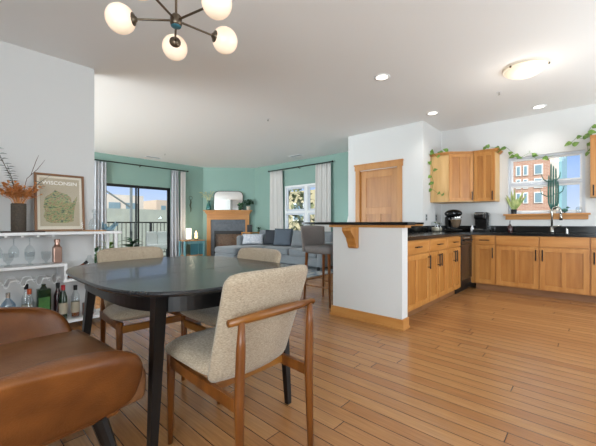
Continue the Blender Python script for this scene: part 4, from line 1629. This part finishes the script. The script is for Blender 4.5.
def floor_plant(label, x, y, h, n, m, L, W, seed, pot='terra', spread=0.6):
    r = random.Random(seed)
    t = thing('potted_plant', label, 'plant', (x, y, 0), 0)
    part('pot', pot, t, lambda b: lathe(b, [(0.11, 0), (0.14, 0.24), (0.125, 0.24), (0.12, 0.2), (0, 0.2)], close=False), True)
    part('stem', 'stem', t, lambda b: tube(b, [(0, 0, 0.18), (0.01, 0, h * 0.7)], [0.012, 0.007], 6))

    def lv(b):
        for k in range(n):
            a = r.uniform(0, 2 * PI)
            z = 0.3 + (h * 0.75 - 0.3) * r.uniform(0.3, 1)
            leafshape(b, (0, 0, z), (math.cos(a) * spread, math.sin(a) * spread, r.uniform(0.2, 1.0)), (0, 0, 1), L * r.uniform(0.7, 1), W, 0.25, 0.5, 6)
    part('leaves', m, t, lv)


floor_plant('bright green bushy potted plant behind the bar shelf end', 1.98, 6.4, 0.9, 34, 'leafl', 0.32, 0.055, 1)
floor_plant('dark leaved potted plant near the slider and bar shelf', 2.42, 6.5, 0.95, 22, 'leafd', 0.34, 0.11, 2)
floor_plant('small dark potted plant left behind the bar shelf', 1.62, 5.8, 0.85, 16, 'leafd', 0.22, 0.07, 3, 'potblack')

# ================================================================== BAR STOOL
st = thing('bar_stool', 'grey upholstered bar stool tucked under the bar top', 'stool', (3.47, 2.66, 0))
part('seat', 'stoolf', st, lambda b: box(b, -0.215, -0.22, 0.66, 0.215, 0.22, 0.765, 0.035, 3), True)


def stback(b):
    nu, nv = 12, 8
    sides = []
    for s in (1, -1):
        g = []
        for i in range(nu + 1):
            u = -1 + 2 * i / nu
            row = []
            for j in range(nv + 1):
                v = j / nv
                row.append(b.verts.new((u * (0.225 + 0.025 * v), 0.215 + 0.09 * v - 0.07 * u * u * v + s * (0.012 + 0.014 * (1 - abs(u) ** 6)), 0.68 + (0.352 - 0.02 * u * u) * v)))
            g.append(row)
        sides.append(g)
        for i in range(nu):
            for j in range(nv):
                b.faces.new((g[i][j], g[i + 1][j], g[i + 1][j + 1], g[i][j + 1]))
    a, c = sides
    for i in range(nu):
        b.faces.new((a[i][0], c[i][0], c[i + 1][0], a[i + 1][0]))
        b.faces.new((a[i][nv], a[i + 1][nv], c[i + 1][nv], c[i][nv]))
    for j in range(nv):
        b.faces.new((a[0][j], a[0][j + 1], c[0][j + 1], c[0][j]))
        b.faces.new((a[nu][j], c[nu][j], c[nu][j + 1], a[nu][j + 1]))


part('backrest', 'stoolf', st, stback, True)
for sx in (-1, 1):
    for sy in (-1, 1):
        part('leg', 'walnut', st, lambda b: tube(b, [(sx * 0.185, sy * 0.185, 0.67), (sx * 0.205, sy * 0.215, 0.0)], [0.022, 0.013], 8))
for sy, z in ((-1, 0.20), (1, 0.30)):
    part('footrest', 'walnut_x', st, lambda b: tube(b, [(-0.2, sy * 0.205, z), (0.2, sy * 0.205, z)], 0.011, 8))
for sx in (-1, 1):
    part('footrest', 'walnut_x', st, lambda b: tube(b, [(sx * 0.2, -0.205, 0.24), (sx * 0.2, 0.205, 0.24)], 0.011, 8))

# ================================================================== LIVING ROOM
solo('area_rug', 'blue and cream patterned rug in front of the sofa', 'rug', 'rug', lambda b: box(b, 3.3, 4.1, 0, 6.0, 6.6, 0.012, 0.004))
so = thing('sectional_sofa', 'blue grey sectional sofa with chaise by the fireplace', 'sofa', (0, 0, 0))
Z0 = 0.012
part('base', 'sofa', so, lambda b: (box(b, 5.52, 4.45, 0.09, 6.42, 7.30, 0.29, 0.03), box(b, 4.75, 6.45, 0.09, 5.52, 7.30, 0.29, 0.03)))
part('back_frame', 'sofa', so, lambda b: box(b, 6.30, 4.45, 0.25, 6.48, 7.30, 0.80, 0.05))
part('armrest', 'sofa', so, lambda b: box(b, 5.45, 7.14, 0.25, 6.30, 7.32, 0.72, 0.06))
part('armrest', 'sofa', so, lambda b: box(b, 5.50, 4.33, 0.09, 6.46, 4.50, 0.62, 0.05))
part('chaise_cushion', 'sofa', so, lambda b: box(b, 4.73, 6.42, 0.28, 5.50, 7.30, 0.455, 0.07, 3), True)
for y0, y1 in ((4.51, 5.37), (5.39, 6.25), (6.27, 7.13)):
    part('seat_cushion', 'sofa', so, lambda b: box(b, 5.50, y0, 0.28, 6.28, y1, 0.455, 0.06, 3), True)
    part('back_cushion', 'sofa', so, lambda b: box(b, 6.10, y0, 0.46, 6.30, y1, 0.86, 0.07, 3), True)
for x, y in ((4.82, 6.5), (4.82, 7.22), (5.58, 4.5), (6.38, 4.5), (6.38, 7.22)):
    part('leg', 'black', so, lambda b: box(b, x - 0.025, y - 0.025, Z0 if x < 6 and y < 6.55 else 0, x + 0.025, y + 0.025, 0.10))


def cushion(label, m, c, w, h, rz, tilt):
    def f(b):
        n = 12
        for s in (1, -1):
            g = []
            for i in range(n + 1):
                row = []
                for j in range(n + 1):
                    u, v = -1 + 2 * i / n, -1 + 2 * j / n
                    th = 0.075 * (max(0, (1 - u * u)) ** 0.5 * max(0, (1 - v * v)) ** 0.5) ** 0.8
                    k = 1 - 0.05 * (1 - abs(u * v))
                    row.append(b.verts.new((u * w / 2 * k, s * th, v * h / 2 * k)))
                g.append(row)
            for i in range(n):
                for j in range(n):
                    b.faces.new((g[i][j], g[i + 1][j], g[i + 1][j + 1], g[i][j + 1]))
        bmesh.ops.remove_doubles(b, verts=b.verts, dist=1e-5)
    o = solo('throw_pillow', label, 'pillow', m, f, c, smooth=True, group='throw pillows on the sofa')
    o.rotation_euler = (math.radians(tilt), 0, rz)


cushion('white patterned lumbar pillow on the sofa corner', 'cushw', (5.78, 6.98, 0.62), 0.60, 0.30, math.radians(-42), -18)
cushion('charcoal throw pillow next to the patterned pillow', 'charcoal', (5.93, 6.40, 0.68), 0.42, 0.42, math.radians(-75), -16)
cushion('large slate grey throw pillow in the middle of the sofa', 'sofa_d', (5.90, 5.92, 0.70), 0.50, 0.46, math.radians(-65), -16)
cushion('light grey throw pillow at the right part of the sofa', 'sofa', (5.90, 5.35, 0.68), 0.44, 0.42, math.radians(-80), -16)

# end table with small black frame behind the sofa
et = thing('end_table', 'small wooden end table between sofa and fireplace', 'table', (6.22, 7.62, 0))
part('top', 'maple_y', et, lambda b: box(b, -0.2, -0.2, 0.76, 0.2, 0.2, 0.79, 0.004))
for sx in (-1, 1):
    for sy in (-1, 1):
        part('leg', 'maple', et, lambda b: box(b, sx * 0.175 - 0.018, sy * 0.175 - 0.018, 0, sx * 0.175 + 0.018, sy * 0.175 + 0.018, 0.76))
solo('speaker', 'small black square speaker on the end table', 'speaker', 'black', lambda b: (box(b, -0.075, -0.04, 0.0, 0.075, 0.04, 0.22, 0.01), lathe(b, [(0.05, -0.001), (0.05, 0.0)])), (6.19, 7.63, 0.79), AZ - PI / 2)
solo('small_plant', 'little dark sprig right of the black speaker', 'plant', 'leafd',
     lambda b: ([leafshape(b, (0, 0, 0.06), (math.cos(a), math.sin(a), 1.4), (0, 0, 1), 0.16, 0.04) for a in (0, 1, 2, 3, 4, 5)], lathe(b, [(0.03, 0), (0.035, 0.07)])), (6.395, 7.455, 0.79))

# fireplace
FM = ((5.47 + 6.64) / 2, (9.03 + 7.94) / 2)
FA = math.atan2(7.94 - 9.03, 6.64 - 5.47)
fp = thing('fireplace', 'corner gas fireplace with honey wood mantel and slate surround', 'fireplace', (FM[0], FM[1], 0), FA)
part('mantel_shelf', 'maple_x', fp, lambda b: (box(b, -0.75, -0.24, 1.425, 0.73, 0, 1.46, 0.004), box(b, -0.71, -0.21, 1.38, 0.69, 0, 1.425, 0.006), box(b, -0.68, -0.17, 1.34, 0.66, 0, 1.38, 0.006)))
part('frieze', 'maple_x', fp, lambda b: box(b, -0.66, -0.13, 1.17, 0.64, 0, 1.34, 0.003))
for x0, x1 in ((-0.66, -0.54), (0.52, 0.64)):
    part('pilaster', 'maple', fp, lambda b: box(b, x0, -0.13, 0, x1, 0, 1.17, 0.003))


def surround(b):
    box(b, -0.54, -0.10, 0, -0.44, 0, 1.17)
    box(b, 0.44, -0.10, 0, 0.52, 0, 1.17)
    box(b, -0.44, -0.10, 0.82, 0.44, 0, 1.17)


part('slate_surround', 'slate', fp, surround)
part('firebox_frame', 'firebox', fp, lambda b: (box(b, -0.44, -0.11, 0.10, -0.40, -0.02, 0.82), box(b, 0.40, -0.11, 0.10, 0.44, -0.02, 0.82), box(b, -0.40, -0.11, 0.72, 0.40, -0.02, 0.82), box(b, -0.44, -0.11, 0, 0.44, -0.02, 0.10)))
part('firebox_lining', 'ember', fp, lambda b: box(b, -0.40, -0.03, 0.10, 0.40, -0.01, 0.72))
part('glass', 'glass', fp, lambda b: box(b, -0.40, -0.095, 0.10, 0.40, -0.09, 0.72))


def onmantel(x, y, z):
    c, s = math.cos(FA), math.sin(FA)
    return (FM[0] + x * c - y * s, FM[1] + x * s + y * c, z)


mr = thing('mantel_mirror', 'rounded black rimmed mirror leaning on the mantel', 'mirror', onmantel(0.0, -0.12, 1.46), FA)
mr.rotation_euler = (math.radians(-2.5), 0, FA)


def rr(w, h, r):
    pts = [(-w / 2, 0), (w / 2, 0)]
    for cx, a0 in ((w / 2 - r, 0), (-w / 2 + r, 90)):
        for i in range(9):
            a = math.radians(a0 + 90 * i / 8)
            pts.append((cx + r * math.cos(a), h - r + r * math.sin(a)))
    return pts


def mframe(b):
    o, i_ = rr(0.90, 0.60, 0.15), [(x, z + 0.015) for x, z in rr(0.87, 0.57, 0.138)]
    n = len(o)
    V = {}
    for k, (pts, y) in enumerate(((o, 0.0), (i_, 0.0), (i_, 0.02), (o, 0.02))):
        V[k] = [b.verts.new((x, y, z)) for x, z in pts]
    for k in range(4):
        for j in range(n):
            b.faces.new((V[k][j], V[k][(j + 1) % n], V[(k + 1) % 4][(j + 1) % n], V[(k + 1) % 4][j]))


part('frame', 'black', mr, mframe)
part('glass', 'mirror', mr, lambda b: prism(b, [(x, z + 0.015) for x, z in rr(0.87, 0.57, 0.138)], 0.008, 0.016, 'y'))

mp_ = thing('potted_plant', 'dark leafy plant in small pale pot on the mantel', 'plant', onmantel(0.62, -0.18, 1.46), FA)
part('pot', 'terra', mp_, lambda b: lathe(b, [(0.05, 0), (0.065, 0.12), (0.055, 0.12), (0, 0.1)], close=False), True)


def mpl(b):
    r = random.Random(8)
    for k in range(46):
        a = r.uniform(0, 2 * PI)
        p = (r.uniform(-0.12, 0.12), r.uniform(-0.05, 0.05), 0.14 + r.uniform(0, 0.18))
        leafshape(b, p, (math.cos(a), 0.5 * math.sin(a), r.uniform(-0.3, 0.7)), (0, 0, 1), 0.13, 0.07, 0.2, 0.3, 4)
    for k in range(8):
        leafshape(b, (-0.22 + r.uniform(-0.05, 0.08), -0.03, 0.02 + r.uniform(0.02, 0.22)), (-1, 0, r.uniform(-1, 0.3)), (0, -1, 0.3), 0.1, 0.06, 0.2, 0.1, 4)
    tube(b, [(0, 0, 0.1), (-0.12, -0.04, 0.2), (-0.22, -0.04, 0.06)], 0.005, 5)


part('leaves', 'leafd', mp_, mpl)
tv = thing('flower_vase', 'teal glass vase of pale yellow blossoms on the mantel', 'vase', onmantel(-0.60, -0.14, 1.46), FA)
part('vase', 'tealglass', tv, lambda b: lathe(b, [(0.07, 0), (0.08, 0.03), (0.055, 0.16), (0.035, 0.24), (0.05, 0.30)], close=False), True)


def blos(b):
    r = random.Random(9)
    for k in range(16):
        tx, ty, tz = r.uniform(-0.26, 0.16), r.uniform(-0.06, 0.08), r.uniform(0.42, 0.66)
        tube(b, [(0, 0, 0.1), (tx * 0.3, ty * 0.3, 0.36), (tx, ty, tz)], 0.003, 4)
        for q in range(4):
            a = r.uniform(0, 2 * PI)
            leafshape(b, (tx, ty, tz - 0.03), (math.cos(a), math.sin(a), 0.6), (0, 0, 1), 0.055, 0.035)


part('blossoms', 'yellow', tv, blos)

# wall ornament
solo('wall_ornament', 'dark hanging metal ornament on the green wall beside the curtain', 'ornament', 'art',
     lambda b: (tube(b, [(0.055 * math.cos(a * PI / 8), 0, 0.42 + 0.055 * math.sin(a * PI / 8)) for a in range(17)], 0.006, 5, False),
                tube(b, [(0, 0, 0.365), (0.01, 0, 0.28), (-0.015, 0, 0.2), (0.01, 0, 0.1), (0, 0, 0.0)], [0.012, 0.02, 0.022, 0.016, 0.006], 6)), (5.04, 9.01, 1.40))

# turquoise side table with lamps
tt = thing('turquoise_side_table', 'weathered turquoise console table left of the fireplace', 'table', (4.92, 8.72, 0))
part('top', 'lightwood', tt, lambda b: box(b, -0.33, -0.17, 0.54, 0.33, 0.17, 0.565, 0.004))
part('lower_shelf', 'lightwood', tt, lambda b: box(b, -0.30, -0.15, 0.12, 0.30, 0.15, 0.14))
for sx in (-1, 1):
    for sy in (-1, 1):
        part('leg', 'turq', tt, lambda b: box(b, sx * 0.30 - 0.025, sy * 0.14 - 0.025, 0, sx * 0.30 + 0.025, sy * 0.14 + 0.025, 0.54))
part('door', 'turq_d', tt, lambda b: (box(b, -0.12, -0.13, 0.14, 0.12, -0.12, 0.54), box(b, 0.14, -0.14, 0.14, 0.28, -0.13, 0.54)))
part('apron', 'turq', tt, lambda b: box(b, -0.28, -0.15, 0.46, 0.28, -0.13, 0.54))
tl = thing('table_lamp', 'lit white cylinder lamp on the turquoise table', 'lamp', (4.79, 8.68, 0.565))
part('base', 'black', tl, lambda b: lathe(b, [(0.07, 0), (0.07, 0.03)]))
part('shade', 'shade', tl, lambda b: lathe(b, [(0.075, 0.03), (0.075, 0.34)]), True)
light('POINT', 'lamp_bulb', (4.79, 8.50, 1.05), (0, 0, 0), 6, (1, 0.86, 0.66), shadow_soft_size=0.08)
t2 = thing('table_lamp', 'small lit lamp with tiered amber glass beside the cylinder lamp', 'lamp', (5.03, 8.68, 0.565))
part('base', 'brass', t2, lambda b: lathe(b, [(0.06, 0), (0.04, 0.04)]))
part('shade', 'shade2', t2, lambda b: lathe(b, [(0.04, 0.04), (0.055, 0.09), (0.035, 0.14), (0.045, 0.19), (0.02, 0.25), (0.0, 0.29)]), True)
tl3 = thing('table_lamp', 'small glowing lamp by the bar top end at the green wall', 'lamp', (6.40, 4.20, 0.0))
part('pole', 'black', tl3, lambda b: (tube(b, [(0, 0, 0), (0, 0, 1.05)], 0.01), lathe(b, [(0.11, 0), (0.11, 0.02)])))
part('shade', 'patio', tl3, lambda b: lathe(b, [(0.09, 1.0), (0.055, 1.22)], close=False), True)
light('POINT', 'lamp_bulb', (6.40, 4.20, 1.30), (0, 0, 0), 2.5, (0.75, 0.92, 1.0), shadow_soft_size=0.05)


# curtains
def curtain(label, m, plane, a0, a1, d, z0, z1, folds, amp, flare=0.0, seed=0, grp=None):
    r = random.Random(seed)
    ph = [r.uniform(0, 2 * PI) for _ in range(4)]

    def f(b):
        n, k = folds * 10, 16
        fr_, bk = [], []
        for side, off in ((fr_, 0.0), (bk, 0.012)):
            for i in range(n + 1):
                t = i / n
                col = []
                for j in range(k + 1):
                    v = j / k
                    w = a0 + (a1 - a0) * t
                    w += (t - 0.5) * flare * (1 - v)
                    q = math.sin(2 * PI * folds * t + 0.6 * math.sin(3 * v + ph[0])) * amp * (1.0 - 0.35 * v)
                    q += 0.25 * amp * math.sin(2 * PI * folds * 0.5 * t + ph[1])
                    z = z0 + (z1 - z0) * v
                    col.append(b.verts.new((d + q + off, w, z) if plane == 'x' else (w, d + q + off, z)))
                side.append(col)
        for g in (fr_, bk):
            for i in range(n):
                for j in range(k):
                    b.faces.new((g[i][j], g[i + 1][j], g[i + 1][j + 1], g[i][j + 1]))
        for i in (0, n):
            for j in range(k):
                b.faces.new((fr_[i][j], fr_[i][j + 1], bk[i][j + 1], bk[i][j]))
        for i in range(n):
            for j in (0, k):
                b.faces.new((fr_[i][j], fr_[i + 1][j], bk[i + 1][j], bk[i][j]))
    return solo('curtain', label, 'curtain', m, f, smooth=True, group=grp)


ga, gb = 'curtains at the balcony slider', 'curtains at the living room window'
curtain('grey curtain left of the slider beside the white wall', 'curtain_g', 'y', 2.36, 2.72, 8.93, 0.02, 2.575, 5, 0.03, 0.05, 1, ga)
curtain('grey and white curtain right of the slider', 'curtain_g', 'y', 4.40, 4.61, 8.93, 0.02, 2.575, 3, 0.035, 0.08, 2, ga)
curtain('narrow white curtain nearest the turquoise table', 'curtain', 'y', 4.67, 4.82, 8.93, 0.02, 2.575, 3, 0.03, 0.0, 3, ga)
curtain('white curtain on the fireplace side of the living room window', 'curtain', 'x', 6.60, 7.10, 6.54, 0.02, 2.575, 6, 0.035, 0.05, 4, gb)
curtain('white curtain on the bar side of the living room window', 'curtain', 'x', 4.88, 5.36, 6.54, 0.02, 2.575, 6, 0.035, 0.05, 5, gb)


def rod(label, plane, a0, a1, d, z):
    def P(a, dd, zz):
        return (dd, a, zz) if plane == 'x' else (a, dd, zz)
    t = thing('curtain_rod', label, 'curtain rod')
    part('rod', 'black', t, lambda b: tube(b, [P(a0, d, z), P(a1, d, z)], 0.014, 8))
    for a in (a0, a1):
        part('finial', 'black', t, lambda b: ball(b, P(a, d, z), 0.024, u=10, v=8))
    for a in (a0 + 0.12, (a0 + a1) / 2, a1 - 0.12):
        part('bracket', 'black', t, lambda b: tube(b, [P(a, d, z), P(a, d + 0.10, z - 0.03)], 0.010, 6))
    return t


rod('long black curtain rod above the balcony slider', 'y', 2.2, 4.90, 8.93, 2.60)
rod('black curtain rod above the living room window', 'x', 4.82, 7.17, 6.54, 2.60)
